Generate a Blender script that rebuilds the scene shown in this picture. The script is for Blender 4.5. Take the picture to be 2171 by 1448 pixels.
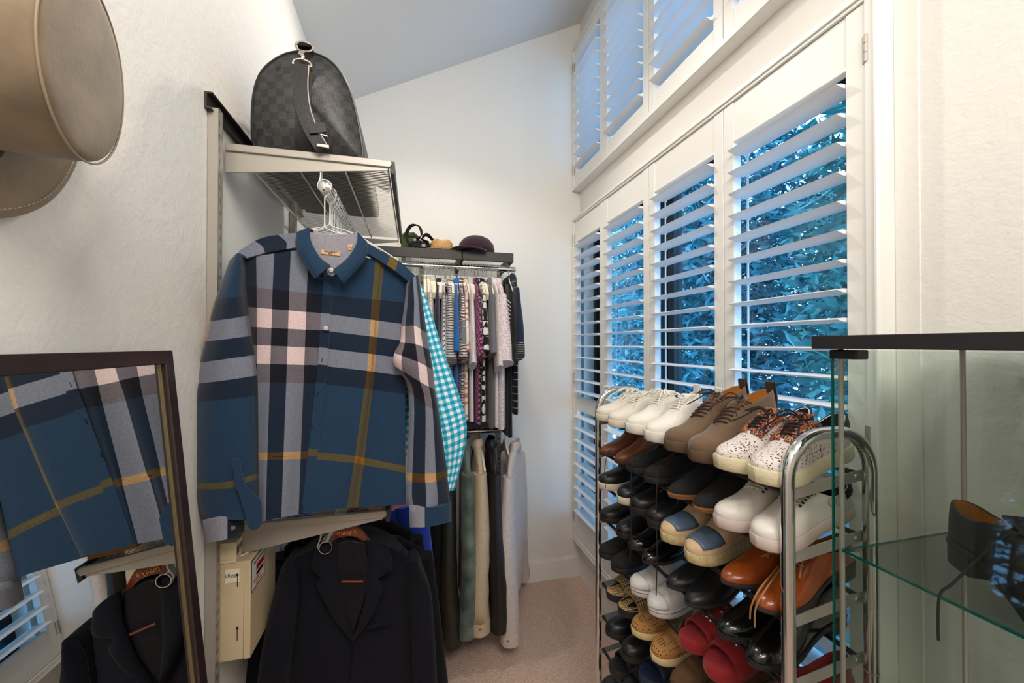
import bpy, bmesh, math, random
import numpy as np
from mathutils import Vector, Matrix
R = random.Random(7)
PI = math.pi
for o in list(bpy.data.objects): bpy.data.objects.remove(o)
S = bpy.context.scene
COL = S.collection
EYE = 1.6                                                 # camera height
F_PX, CX, CY = 835.0, 1085.5, 724.0
YAW, PITCH = math.atan(207.5/F_PX), math.atan(7/F_PX)

# ------------------------------------------------------------------ camera
cam_data = bpy.data.cameras.new('camera'); cam = bpy.data.objects.new('camera', cam_data); COL.objects.link(cam)
cam_data.sensor_width = 36; cam_data.lens = F_PX/2171*36; cam_data.clip_start = 0.02
cam.location = (0, 0, EYE); cam.rotation_euler = (PI/2+PITCH, 0, -YAW)
S.camera = cam
# ------------------------------------------------------------------ world, lights, exposure
W = bpy.data.worlds.new('sky'); S.world = W; W.use_nodes = True
bg = W.node_tree.nodes['Background']; bg.inputs[0].default_value = (0.38, 0.70, 1.0, 1); bg.inputs[1].default_value = 7.6
S.view_settings.view_transform = 'Standard'; S.view_settings.look = 'None'
S.view_settings.gamma = 1; S.view_settings.use_curve_mapping = False
S.view_settings.exposure = -0.08
def lamp(name, kind, loc, power, color, size, target=None, size_y=None, spot=None):
    d = bpy.data.lights.new(name, kind); d.energy = power; d.color = color
    if kind == 'AREA':
        d.size = size
        if size_y: d.shape = 'RECTANGLE'; d.size_y = size_y
    else: d.shadow_soft_size = size
    if spot: d.spot_size = math.radians(spot); d.spot_blend = 0.6
    o = bpy.data.objects.new(name, d); COL.objects.link(o); o.location = loc
    if target:
        o.rotation_euler = (Vector(target)-Vector(loc)).to_track_quat('-Z', 'Y').to_euler()
    return o
WARM = (1.0, 0.90, 0.79)
lamp('spot_lamp_far', 'SPOT', (0.24, 1.9, EYE+1.72), 42, WARM, 0.035, (.05, 1.05, EYE-1.0), spot=140)
lamp('spot_lamp_near', 'SPOT', (-0.05, 0.05, EYE+1.4), 30, WARM, 0.14, (.15, 1.5, EYE-.7), spot=135)
lamp('fill_light', 'AREA', (0.3, -0.9, EYE+1.4), 38, (1, .94, .88), 1.2, (0.2, 1.5, EYE-.5), 0.8)  # broad soft fill added behind the camera, stands for no particular fitting

# ------------------------------------------------------------------ pixel -> world helpers
_f = Vector((math.sin(YAW)*math.cos(PITCH), math.cos(YAW)*math.cos(PITCH), math.sin(PITCH)))
_r = Vector((math.cos(YAW), -math.sin(YAW), 0)); _u = _r.cross(_f)
def ray(px, py): return _f + _r*((px-CX)/F_PX) - _u*((py-CY)/F_PX)
def P(px, py, Y):
    d = ray(px, py); v = d*(Y/d.y); return Vector((v.x, v.y, v.z+EYE))
def PX(px, py, X):
    d = ray(px, py); v = d*(X/d.x); return Vector((v.x, v.y, v.z+EYE))

# ------------------------------------------------------------------ materials
def lin(h):
    if isinstance(h, (tuple, list)): return tuple(h)[:3]
    h = h.lstrip('#'); c = [int(h[i:i+2], 16)/255 for i in (0, 2, 4)]
    return tuple(x/12.92 if x <= .04045 else ((x+.055)/1.055)**2.4 for x in c)
def rgba(h): return (*lin(h), 1)
MATS = {}
class NT:
    def __init__(s, m): s.t = m.node_tree; s.n = s.t.nodes; s.b = s.n['Principled BSDF']
    def new(s, k, **kw):
        n = s.n.new(k)
        for a, v in kw.items(): setattr(n, a, v)
        return n
    def link(s, a, b): s.t.links.new(a, b)
    def coord(s, which='Object', scale=None, rot=None):
        c = s.new('ShaderNodeTexCoord'); out = c.outputs[which]
        if scale or rot:
            mp = s.new('ShaderNodeMapping')
            if scale: mp.inputs['Scale'].default_value = scale if isinstance(scale, tuple) else (scale,)*3
            if rot: mp.inputs['Rotation'].default_value = rot
            s.link(out, mp.inputs[0]); out = mp.outputs[0]
        return out
    def ramp(s, fac, stops, const=True):
        r = s.new('ShaderNodeValToRGB'); e = r.color_ramp
        e.interpolation = 'CONSTANT' if const else 'LINEAR'
        e.elements[0].position = stops[0][0]; e.elements[0].color = rgba(stops[0][1])
        e.elements[1].position = stops[1][0]; e.elements[1].color = rgba(stops[1][1])
        for p, c in stops[2:]:
            x = e.elements.new(p); x.color = rgba(c)
        s.link(fac, r.inputs[0]); return r.outputs[0]
    def mix(s, fac, a, b, mode='MIX'):
        m = s.new('ShaderNodeMix', data_type='RGBA', blend_type=mode)
        for sock, v in ((m.inputs[0], fac), (m.inputs[6], a), (m.inputs[7], b)):
            if isinstance(v, (int, float)): sock.default_value = v
            elif isinstance(v, (str, tuple)): sock.default_value = rgba(v)
            else: s.link(v, sock)
        return m.outputs[2]
    def math(s, op, a, b=None):
        m = s.new('ShaderNodeMath', operation=op)
        for i, v in enumerate((a, b)):
            if v is None: continue
            if isinstance(v, (int, float)): m.inputs[i].default_value = v
            else: s.link(v, m.inputs[i])
        return m.outputs[0]
    def bump(s, h, strength=.2, dist=.002):
        b = s.new('ShaderNodeBump'); b.inputs['Strength'].default_value = strength; b.inputs['Distance'].default_value = dist
        s.link(h, b.inputs['Height']); s.link(b.outputs[0], s.b.inputs['Normal'])
    def noise(s, scale, co=None, detail=3, rough=.5):
        n = s.new('ShaderNodeTexNoise'); n.inputs['Scale'].default_value = scale; n.inputs['Detail'].default_value = detail
        n.inputs['Roughness'].default_value = rough
        s.link(co if co is not None else s.coord(), n.inputs['Vector']); return n.outputs['Fac']
    def base(s, out): s.link(out, s.b.inputs['Base Color'])
def mat(name, color='#808080', rough=.6, metal=0, bump=0, bscale=60, bdist=.002, var=0, vscale=8, sheen=0, coat=0, spec=None):
    if name in MATS: return MATS[name]
    m = bpy.data.materials.new(name); m.use_nodes = True; t = NT(m); b = t.b
    b.inputs['Base Color'].default_value = rgba(color); b.inputs['Roughness'].default_value = rough
    b.inputs['Metallic'].default_value = metal
    if sheen: b.inputs['Sheen Weight'].default_value = sheen
    if coat: b.inputs['Coat Weight'].default_value = coat
    if spec is not None: b.inputs['Specular IOR Level'].default_value = spec
    if var:
        c = lin(color); f = t.noise(vscale, detail=4)
        t.base(t.ramp(f, [(.3, tuple(x*(1-var) for x in c)), (.7, tuple(min(1, x*(1+var)) for x in c))], False))
    if bump: t.bump(t.noise(bscale, detail=2), bump, bdist)
    MATS[name] = m; return m
def pmat(name, build, rough=.85, sheen=.1):
    if name in MATS: return MATS[name]
    m = bpy.data.materials.new(name); m.use_nodes = True; t = NT(m)
    t.b.inputs['Roughness'].default_value = rough; t.b.inputs['Sheen Weight'].default_value = sheen
    t.b.inputs['Specular IOR Level'].default_value = .25
    build(t); MATS[name] = m; return m
def glass_mat(name, tint='#eef6f2', refl=.06, edge=False):
    m = bpy.data.materials.new(name); m.use_nodes = True; nt = m.node_tree; n = nt.nodes; n.clear()
    out = n.new('ShaderNodeOutputMaterial'); mx = n.new('ShaderNodeMixShader'); tr = n.new('ShaderNodeBsdfTransparent'); gl = n.new('ShaderNodeBsdfGlossy')
    tr.inputs[0].default_value = rgba(tint); gl.inputs['Roughness'].default_value = .02
    lw = n.new('ShaderNodeLayerWeight'); pw = n.new('ShaderNodeMath'); pw.operation = 'POWER'; pw.inputs[1].default_value = 5
    ma = n.new('ShaderNodeMath'); ma.operation = 'MULTIPLY_ADD'; ma.inputs[1].default_value = .9; ma.inputs[2].default_value = .035
    nt.links.new(lw.outputs['Facing'], pw.inputs[0]); nt.links.new(pw.outputs[0], ma.inputs[0])
    nt.links.new(ma.outputs[0], mx.inputs[0]); nt.links.new(tr.outputs[0], mx.inputs[1]); nt.links.new(gl.outputs[0], mx.inputs[2]); nt.links.new(mx.outputs[0], out.inputs[0])
    MATS[name] = m; return m

# ------------------------------------------------------------------ mesh builder
class MB:
    def __init__(s): s.v = []; s.f = []; s.m = []; s.uv = {}
    def add(s, vs, fs, mi=0, uv=None):
        k = len(s.v); s.v += [tuple(v) for v in vs]
        for f in fs: s.f.append(tuple(k+i for i in f)); s.m.append(mi)
        if uv:
            for i, q in enumerate(uv): s.uv[k+i] = q
        return s
    def box(s, a, b, mi=0):
        x0, y0, z0 = a; x1, y1, z1 = b
        if x0 > x1: x0, x1 = x1, x0
        if y0 > y1: y0, y1 = y1, y0
        if z0 > z1: z0, z1 = z1, z0
        v = [(x0,y0,z0),(x1,y0,z0),(x1,y1,z0),(x0,y1,z0),(x0,y0,z1),(x1,y0,z1),(x1,y1,z1),(x0,y1,z1)]
        return s.add(v, [(0,3,2,1),(4,5,6,7),(0,1,5,4),(1,2,6,5),(2,3,7,6),(3,0,4,7)], mi)
    def hexa(s, v, mi=0):      # eight corners, bottom four then top four
        return s.add(v, [(0,3,2,1),(4,5,6,7),(0,1,5,4),(1,2,6,5),(2,3,7,6),(3,0,4,7)], mi)
    def loft(s, rings, mi=0, cap=True, closed=True):
        n = len(rings[0]); vs = [p for r in rings for p in r]; fs = []
        for i in range(len(rings)-1):
            for j in range(n if closed else n-1):
                k = (j+1) % n; fs.append((i*n+j, i*n+k, (i+1)*n+k, (i+1)*n+j))
        if cap:
            fs.append(tuple(reversed(range(n)))); b = (len(rings)-1)*n; fs.append(tuple(range(b, b+n)))
        return s.add(vs, fs, mi)
    def tube(s, pts, r, n=8, mi=0, cap=True, closed=False):
        pts = [Vector(p) for p in pts]; rings = []; N = len(pts); prev = None
        for i, p in enumerate(pts):
            if closed: d = pts[(i+1) % N]-pts[i-1]
            else: d = pts[min(i+1, N-1)]-pts[max(i-1, 0)]
            if d.length < 1e-9: d = Vector((0, 0, 1))
            d.normalize()
            if prev is None:
                a = d.orthogonal().normalized()
            else:
                a = (prev-d*prev.dot(d))
                a = a.normalized() if a.length > 1e-6 else d.orthogonal().normalized()
            prev = a; b = d.cross(a); rr = r[i] if isinstance(r, (list, tuple)) else r
            rings.append([p+(a*math.cos(2*PI*k/n)+b*math.sin(2*PI*k/n))*rr for k in range(n)])
        if closed: rings.append(rings[0]); cap = False
        return s.loft(rings, mi, cap)
    def lathe(s, prof, c=(0,0,0), axis=(0,0,1), n=24, mi=0, cap=True):
        ax = Vector(axis).normalized(); a = ax.orthogonal().normalized(); b = ax.cross(a); c = Vector(c)
        return s.loft([[c+ax*h+(a*math.cos(2*PI*k/n)+b*math.sin(2*PI*k/n))*r for k in range(n)] for r, h in prof], mi, cap)
    def prism(s, poly, d, mi=0):     # poly: 3-D points of one face, d: thickness vector
        d = Vector(d); n = len(poly); a = [Vector(p) for p in poly]
        vs = a+[p+d for p in a]
        fs = [tuple(range(n)), tuple(reversed(range(n, 2*n)))]+[(i, i+n, (i+1) % n+n, (i+1) % n) for i in range(n)]
        return s.add(vs, fs, mi)
    def strip(s, pts, side, hw, th, mi=0):
        pts = [Vector(p) for p in pts]; rings = []
        for i, p in enumerate(pts):
            d = (pts[min(i+1, len(pts)-1)]-pts[max(i-1, 0)]).normalized()
            sd = side[i] if isinstance(side, list) else side
            sd = Vector(sd); sd = (sd-d*sd.dot(d)).normalized(); nn = d.cross(sd)
            w = hw[i] if isinstance(hw, (list, tuple)) else hw
            rings.append([p-sd*w-nn*th/2, p+sd*w-nn*th/2, p+sd*w+nn*th/2, p-sd*w+nn*th/2])
        return s.loft(rings, mi)
    def mesh(s, name, off=None, merge=0, smooth=True, angle=40):
        me = bpy.data.meshes.new(name)
        vs = s.v if off is None else [(x-off[0], y-off[1], z-off[2]) for x, y, z in s.v]
        me.from_pydata(vs, [], s.f)
        me.polygons.foreach_set('material_index', s.m)
        if s.uv:
            ul = me.uv_layers.new(name='UVMap')
            for l in me.loops: ul.data[l.index].uv = s.uv.get(l.vertex_index, (0, 0))
        bm = bmesh.new(); bm.from_mesh(me)
        if merge: bmesh.ops.remove_doubles(bm, verts=bm.verts, dist=merge)
        bmesh.ops.recalc_face_normals(bm, faces=bm.faces)
        bm.to_mesh(me); bm.free()
        if smooth:
            me.polygons.foreach_set('use_smooth', [True]*len(me.polygons))
            if hasattr(me, 'set_sharp_from_angle'): me.set_sharp_from_angle(angle=math.radians(angle))
        return me
    def build(s, name, m, parent=None, world=False, merge=0, smooth=True, angle=40, bevel=0, sub=0, solid=0, soff=-1, mofs=0):
        off = None
        if world and parent:
            off = Vector((0, 0, 0)); q = parent
            while q: off = off+q.location; q = q.parent
        me = s.mesh(name, off, merge, smooth, angle)
        for x in (m if isinstance(m, (list, tuple)) else [m]): me.materials.append(x)
        o = bpy.data.objects.new(name, me); COL.objects.link(o)
        if parent: o.parent = parent
        if bevel:
            b = o.modifiers.new('bevel', 'BEVEL'); b.width = bevel; b.segments = 2; b.limit_method = 'ANGLE'; b.angle_limit = .6
        if solid:
            q = o.modifiers.new('solid', 'SOLIDIFY'); q.thickness = solid; q.offset = soff; q.material_offset = mofs
        if sub:
            q = o.modifiers.new('sub', 'SUBSURF'); q.levels = sub; q.render_levels = sub
        return o
def tag(o, label, cat, group=None):
    o['label'] = label; o['category'] = cat
    if group: o['group'] = group
    return o
def thing(name, label, cat, loc=(0, 0, 0), rotz=0, group=None):
    o = bpy.data.objects.new(name, None); o.empty_display_size = .05; COL.objects.link(o)
    o.location = loc; o.rotation_euler = (0, 0, rotz)
    return tag(o, label, cat, group)
def struct(o): o['kind'] = 'structure'; return o
def stuff(o): o['kind'] = 'stuff'; return o
def dup(root, loc, label=None, rot=None, group=None):
    r = root.copy(); COL.objects.link(r); r.location = loc
    if rot is not None: r.rotation_euler = rot
    if label: r['label'] = label
    if group: r['group'] = group
    for ch in root.children:
        c = ch.copy(); COL.objects.link(c); c.parent = r
        for g in ch.children:
            d = g.copy(); COL.objects.link(d); d.parent = c
    return r
def text_part(name, txt, size, m, parent, loc, xdir, ydir, ext=.0004, align='CENTER'):
    c = bpy.data.curves.new(name, 'FONT'); c.body = txt; c.size = size; c.extrude = ext; c.align_x = align; c.align_y = 'CENTER'
    t = bpy.data.objects.new(name, c); COL.objects.link(t)
    bpy.context.view_layer.update()
    me = bpy.data.meshes.new_from_object(t); bpy.data.objects.remove(t); me.name = name
    x = Vector(xdir).normalized(); y = Vector(ydir); y = (y-x*y.dot(x)).normalized(); z = x.cross(y)
    off = Vector((0, 0, 0)); q = parent
    while q: off = off+q.location; q = q.parent
    M = Matrix(((x.x, y.x, z.x, loc[0]-off.x), (x.y, y.y, z.y, loc[1]-off.y), (x.z, y.z, z.z, loc[2]-off.z), (0, 0, 0, 1)))
    me.transform(M); me.materials.append(m)
    o = bpy.data.objects.new(name, me); COL.objects.link(o); o.parent = parent
    return o
def crv(pts, n=6, closed=False):           # Catmull-Rom through points
    pts = [Vector(p) for p in pts]; N = len(pts); out = []
    for i in range(N if closed else N-1):
        if closed: a, b, c, d = pts[i-1], pts[i], pts[(i+1) % N], pts[(i+2) % N]
        else: a, b, c, d = pts[max(i-1, 0)], pts[i], pts[i+1], pts[min(i+2, N-1)]
        for k in range(n):
            t = k/n
            out.append(.5*((2*b)+(c-a)*t+(2*a-5*b+4*c-d)*t*t+(3*b-a-3*c+d)*t**3))
    if not closed: out.append(pts[-1])
    return out

# ------------------------------------------------------------------ shared materials
def wall_build(base, warm):
    def f(t):
        co = t.coord('Object'); n1 = t.noise(38, co, 3); n2 = t.noise(140, co, 2)
        t.base(t.ramp(t.noise(1.3, co), [(.35, base), (.65, warm)], False))
        t.bump(t.math('ADD', n1, t.math('MULTIPLY', n2, .5)), .35, .004)
        t.b.inputs['Roughness'].default_value = .8; t.b.inputs['Sheen Weight'].default_value = 0
    return f
M_WALL = pmat('wall_paint', wall_build('#e6e4de', '#eae7e1'))
M_CEIL = mat('ceiling_paint', '#e2e4e6', .9, bump=.1, bscale=80)
M_TRIM = mat('white_trim_paint', '#ecebe6', .42)
M_LOUV = mat('white_louver_paint', '#eeeef0', .38)
def carpet(t):
    co = t.coord('Object'); v = t.new('ShaderNodeTexVoronoi'); v.inputs['Scale'].default_value = 170; t.link(co, v.inputs['Vector'])
    t.base(t.ramp(v.outputs['Distance'], [(.0, '#f3dac8'), (.6, '#cfae9b')], False))
    h = t.math('SUBTRACT', 1, v.outputs['Distance']); t.bump(h, .8, .004)
M_CARPET = pmat('loop_carpet', carpet, .95)
M_STEEL = mat('satin_steel', '#9a948c', .38, .85, var=.06)
M_GREYMET = mat('platinum_metal', '#aaa49b', .42, .35)
M_DARKMET = mat('graphite_metal', '#3a3735', .5, .4)
M_CHROME = mat('chrome', '#d6d6d6', .08, 1)
M_WIRE = mat('steel_wire', '#c4c4c4', .25, 1)
M_BLACK = mat('black_plastic', '#141416', .4)
M_WHITEPL = mat('white_coated_wire', '#e6e6e2', .4)
M_CREAMWOOD = mat('cream_hanger_wood', '#efe6cf', .5, var=.05)
M_WOODFR = mat('dark_brown_frame', '#2e2120', .35, var=.12, vscale=20)
M_GLASS = glass_mat('clear_glass', '#f7fbf9')
M_GEDGE = mat('green_glass_edge', '#0f5a50', .15, 0)
M_WINGLASS = glass_mat('window_glass', '#d6e6f2')
M_WINFR = mat('black_window_frame', '#16181c', .5)

# ------------------------------------------------------------------ room shell
XL, XR, YB, YF = -.495, 1.13, 2.563, -1.6
CS = .512
def zceil(x): return EYE+1.434+CS*(x-XL)
b = MB(); b.box((XL-.1, YF, -.1), (XR+.1, YB+.1, 0)); struct(b.build('floor', M_CARPET, smooth=False))
b = MB(); b.box((XL-.1, YF, 0), (XL, YB+.1, zceil(XL)+.3)); struct(b.build('wall_left', M_WALL, smooth=False))
b = MB(); b.box((XL, YB, 0), (XR, YB+.1, zceil(XR)+.1)); struct(b.build('wall_back', M_WALL, smooth=False))
b = MB(); b.box((XL, YF-.1, 0), (XR, YF, zceil(XR)+.1)); struct(b.build('wall_front', M_WALL, smooth=False))
b = MB(); b.hexa([(XL-.1, YF-.1, zceil(XL-.1)), (XR+.2, YF-.1, zceil(XR+.2)), (XR+.2, YB+.1, zceil(XR+.2)), (XL-.1, YB+.1, zceil(XL-.1)),
        (XL-.1, YF-.1, zceil(XL-.1)+.1), (XR+.2, YF-.1, zceil(XR+.2)+.1), (XR+.2, YB+.1, zceil(XR+.2)+.1), (XL-.1, YB+.1, zceil(XL-.1)+.1)])
struct(b.build('ceiling', M_CEIL, smooth=False))
# right wall around the two window openings
Y0, Y1 = .75, 2.50
ZA0, ZA1 = EYE-1.26, EYE+.80
ZB0, ZB1 = EYE+1.13, EYE+2.0
ZT = zceil(XR)+.08
b = MB()
for a, c in (((XR, YF, 0), (XR+.13, Y0, ZT)), ((XR, Y1, 0), (XR+.13, YB, ZT)), ((XR, Y0, 0), (XR+.13, Y1, ZA0)),
             ((XR, Y0, ZA1), (XR+.13, Y1, ZB0)), ((XR, Y0, ZB1), (XR+.13, Y1, ZT))): b.box(a, c)
struct(b.build('wall_right', M_WALL, smooth=False))
b = MB(); b.box((XL, YB-.012, 0), (XR, YB, .125)); b.box((XL, YB-.008, .125), (XR, YB, .135)); struct(b.build('baseboard_back', M_TRIM, smooth=False))
b = MB(); b.box((XR-.012, YF, 0), (XR, YB-.012, .125)); struct(b.build('baseboard_right', M_TRIM, smooth=False))
b = MB(); b.box((XL, YF, 0), (XL+.012, YB-.012, .125)); struct(b.build('baseboard_left', M_TRIM, smooth=False))

# shutter frames (casings standing proud of the wall)
XS = 1.08
def casing(name, y0, y1, z0, z1, w=.03):
    b = MB()
    b.box((XS-.006, y0, z0), (XR, y0+w, z1)); b.box((XS-.006, y1-w*.5, z0), (XR, y1, z1))
    b.box((XS-.006, y0+w, z1-w*.6), (XR, y1-w*.5, z1)); b.box((XS-.006, y0+w, z0), (XR, y1-w*.5, z0+w))
    # thin outer bead
    b.box((XS-.012, y0, z0), (XS-.006, y0+.008, z1)); b.box((XS-.012, y0+.008, z1-.008), (XS-.006, y1, z1)); b.box((XS-.012, y0+.008, z0), (XS-.006, y1, z0+.008))
    return struct(b.build(name, M_TRIM, bevel=.002))
casing('trim_1', .697, 2.560, EYE-1.345, EYE+.868)
casing('trim_2', .697, 2.560, EYE+1.07, EYE+2.06)
b = MB(); b.box((XR-.022, .697, EYE+.868), (XR, 2.560, EYE+.91)); struct(b.build('trim_3', M_TRIM, bevel=.002))
b = MB(); b.box((XR-.006, .648, 0.13), (XR, .697, ZT-.2)); struct(b.build('trim_4', M_WALL, bevel=.002))

# shutter panels
BND = [.727, 1.188, 1.653, 2.115, 2.548]
SW = .047
def louver_mesh(L):
    b = MB(); pr = [(-.043, 0), (-.024, .0052), (.024, .0052), (.043, 0), (.024, -.0052), (-.024, -.0052)]
    b.loft([[(x, 0, z) for x, z in pr], [(x, L, z) for x, z in pr]])
    me = b.mesh('louver', angle=60); me.materials.append(M_LOUV); return me
HINGE = None
def shutter(i, y0, y1, z0, z1, top_h, bot_h, mid, tilt, label, hinge_side):
    t = thing('shutter_panel', label, 'shutter', (XS, y0, EYE+z0), 0, 'shutter panels')
    g = .002; T = .03; H = z1-z0; Wd = y1-y0
    for a, c in ((g, SW), (Wd-SW, Wd-g)):
        b = MB(); b.box((0, a, 0), (T, c, H)); b.build('stile', M_TRIM, t, bevel=.0015)
    b = MB(); b.box((.003, SW, H-top_h), (T-.003, Wd-SW, H)); b.box((-.001, SW, H-top_h), (.003, Wd-SW, H-top_h+.008)); b.build('top_rail', M_TRIM, t, bevel=.0015)
    b = MB(); b.box((.003, SW, 0), (T-.003, Wd-SW, bot_h)); b.build('bottom_rail', M_TRIM, t, bevel=.0015)
    spans = [(bot_h, H-top_h)]
    if mid:
        m0, m1 = mid[0]-z0, mid[1]-z0
        b = MB(); b.box((.003, SW, m0), (T-.003, Wd-SW, m1)); b.build('middle_rail', M_TRIM, t, bevel=.0015)
        spans = [(bot_h, m0), (m1, H-top_h)]
    me = louver_mesh(Wd-2*SW-.004)
    for a, c in spans:
        n = int(round((c-a-.004)/.0757)); p = (c-a)/n
        for k in range(n):
            o = bpy.data.objects.new('louver', me); COL.objects.link(o); o.parent = t
            o.location = (.013, SW+.002, a+p*(k+.5)); o.rotation_euler = (0, tilt+R.uniform(-.02, .02), 0)
        b = MB(); b.box((.050, Wd-SW-.009, a+.02), (.054, Wd-SW-.003, c-.02))
        for k in range(n): b.box((.048, Wd-SW-.014, a+p*(k+.5)-.006), (.056, Wd-SW-.003, a+p*(k+.5)+.006))
        b.build('tilt_bar', M_LOUV, t)
    if hinge_side is not None:
        yy = -.004 if hinge_side < 0 else Wd+.004
        for zz in (.14*H if H < 1.2 else .06*H, .5*H, .86*H if H < 1.2 else .945*H) if H > 1.2 else (.12*H, .88*H):
            b = MB()
            for k in range(3): b.tube([(-.006, yy, zz-.034+k*.023), (-.006, yy, zz-.034+k*.023+.0215)], .0042, 10)
            b.box((-.003, yy-.010, zz-.034), (0, yy+.010, zz+.034))
            b.build('hinge', M_GREYMET, t)
    return t
WHICH = ['nearest the glass cabinet', 'second from the glass cabinet', 'third from the glass cabinet, beside the far panel', 'in the far corner by the back wall']
for i in range(4):
    shutter(i, BND[i], BND[i+1], -1.312, .848, .142, .15, (-.445, -.351), math.radians(2), 'white lower shutter panel with open louvers, '+WHICH[i], -1 if i == 0 else (1 if i == 3 else None))
for i in range(4):
    shutter(i, BND[i], BND[i+1], 1.102, 2.04, .07, .075, None, math.radians(3), 'white upper shutter panel with open louvers, '+WHICH[i], -1 if i == 0 else (1 if i == 3 else None))

# windows behind the shutters
def window(n, y0, y1, z0, z1, mulls=()):
    root = bpy.data.objects.new('window_%d' % n, None); COL.objects.link(root); root.location = (1.2, y0, z0); struct(root)
    H = z1-z0; Wd = y1-y0
    def fr(a, c, nm='window_frame'):
        b = MB(); b.box(a, c); b.build(nm, M_WINFR, root, bevel=.002)
    fr((0, 0, 0), (.05, .035, H)); fr((0, Wd-.045, 0), (.05, Wd, H)); fr((0, .035, H-.05), (.05, Wd-.045, H)); fr((0, .035, 0), (.05, Wd-.045, .05))
    for q in mulls: fr((0, q-.02, .05), (.05, q+.02, H-.05), 'mullion')
    b = MB(); b.box((.02, .035, .05), (.026, Wd-.045, H-.05)); b.build('pane', M_WINGLASS, root, smooth=False)
window(1, .75, 1.68, ZA0, ZA1); window(2, 1.70, 2.50, ZA0, ZA1, (.70,))
window(3, .75, 1.68, ZB0, ZB1); window(4, 1.70, 2.50, ZB0, ZB1)

# ------------------------------------------------------------------ garden trees outside
def leafmat(name, a, b_):
    def f(t):
        t.base(t.ramp(t.noise(3.0, t.coord('Object'), 4), [(.35, a), (.65, b_)], False)); t.b.inputs['Roughness'].default_value = .45
    return pmat(name, f, .45, 0)
M_LEAF = [leafmat('teal_leaves', '#2a6f6c', '#62a69c'), leafmat('deep_teal_leaves', '#215f6a', '#4f929a')]
M_BARK = mat('bark', '#23303a', .9, bump=.4, bscale=30)
def tree(x, y, r, zc, n, seed, label):
    q = random.Random(seed); t = thing('tree', label, 'tree', (x, y, -3), 0, 'trees outside the windows')
    b = MB(); b.tube(crv([(0, 0, 0), (.1, .05, 1.5), (-.05, .15, 3), (.1, 0, zc+3)], 4), [.16-.009*k for k in range(13)], 8); b.build('trunk', M_BARK, t)
    b = MB()
    for k in range(22):
        a = q.uniform(0, 2*PI); h = q.uniform(1.4, zc+3); e = Vector((math.cos(a)*r*.9, math.sin(a)*r*.9, h+q.uniform(.2, 1.4)))
        b.tube(crv([(0, 0, h), e*.5+Vector((0, 0, h*.5+.1)), e], 3), [.035-.004*i for i in range(7)], 5)
    b.build('branches', M_BARK, t)
    b = MB()
    for k in range(n):
        d = Vector((q.gauss(0, 1), q.gauss(0, 1), q.gauss(0, 1))).normalized()*r*(q.random()**.4)
        c = Vector((d.x, d.y, d.z*1.9+zc+2.4)); L = q.uniform(.04, .075)
        u = Vector((q.gauss(0, 1), q.gauss(0, 1), q.gauss(0, .6))).normalized(); v = u.orthogonal(); v.rotate(Matrix.Rotation(q.uniform(0, 6.28), 3, u)); v.normalize(); v *= L*.32
        nn = u.cross(v)*.25
        b.add([c-u*L, c+v+nn-u*L*.1, c+u*L, c-v+nn-u*L*.1], [(0, 1, 2), (0, 2, 3)])
    stuff(b.build('foliage', M_LEAF[seed % 2], t, smooth=False))
k = 0
TL = ['leafy tree closest to the near end of the windows', 'leafy tree straight outside the middle panels', 'leafy tree beyond the far panels', 'taller tree behind the near leafy tree', 'taller tree far back beyond the far panels']
for x, y, r, zc, n in ((3.2, 1.2, 1.22, 2.7, 26000), (3.4, 3.75, 1.3, 2.5, 26000), (3.9, 6.7, 1.6, 2.5, 20000), (6.8, 3.2, 2.0, 2.6, 12000), (7.6, 8.6, 2.6, 2.6, 12000)):
    tree(x, y, r, zc, n, k, TL[k]); k += 1
b = MB(); b.box((1.6, -6, -3.1), (16, 16, -3)); struct(b.build('ground', mat('garden_soil', '#2a3a38', .95, var=.3, vscale=2), smooth=False))

# ------------------------------------------------------------------ left shelving unit
YS = 1.182; YE = 2.0                                     # near and far ends of the left shelves
ZU, ZL = EYE+.525, EYE-.475                               # tops of the upper and lower shelf
XF = -.064                                                # front edge of the left shelves
# hang track along the wall
t = tag(MB().box((XL, 1.10, EYE+.575), (XL+.006, 1.95, EYE+.615)).box((XL+.006, 1.10, EYE+.611), (XL+.018, 1.95, EYE+.615)).box((XL+.006, 1.10, EYE+.575), (XL+.014, 1.95, EYE+.579)).build('hang_track', M_DARKMET, smooth=False), 'dark metal hang track fixed along the left wall above the upper shelf', 'rail')
def standard(y, z0, z1, label):
    r = thing('wall_standard', label, 'shelf upright', (XL, y, EYE+z0), 0)
    H = z1-z0; b = MB(); b.box((.002, -.012, 0), (.005, .012, H)); b.box((.005, -.0125, 0), (.024, -.009, H)); b.box((.005, .009, 0), (.024, .0125, H)); b.box((.021, -.009, 0), (.024, -.0055, H)); b.box((.021, .0055, 0), (.024, .009, H)); b.box((.021, -.0015, 0), (.024, .0015, H))
    b.build('channel', M_GREYMET, r)
    b = MB()
    for k in range(int(H/.032)):
        z = .01+k*.032; b.box((.0205, -.0055, z+.021), (.0235, .0055, z+.032))
        b.box((.006, .0124, z+.004), (.022, .0129, z+.022))
    b.build('slots', M_DARKMET, r)
    b = MB(); b.box((.005, -.009, 0), (.008, .009, H)); b.build('backing', M_BLACK, r); return r
standard(1.128, -1.5, .585, 'tall slotted grey metal wall standard nearest the mirror')
standard(1.78, -1.5, .585, 'tall slotted metal wall standard hidden behind the bag shelf')
def wire_shelf(name, label, loc, x1, y1, ztop, lip_mat, lip, cap, nw, braces):
    pass
def bracket_poly(y, zt, x0, x1, h0, h1, th, drop=0):
    return [(x0, y, zt-h0), (x1, y, zt-h1), (x1, y, zt-drop), (x0, y, zt-drop)]
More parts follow.
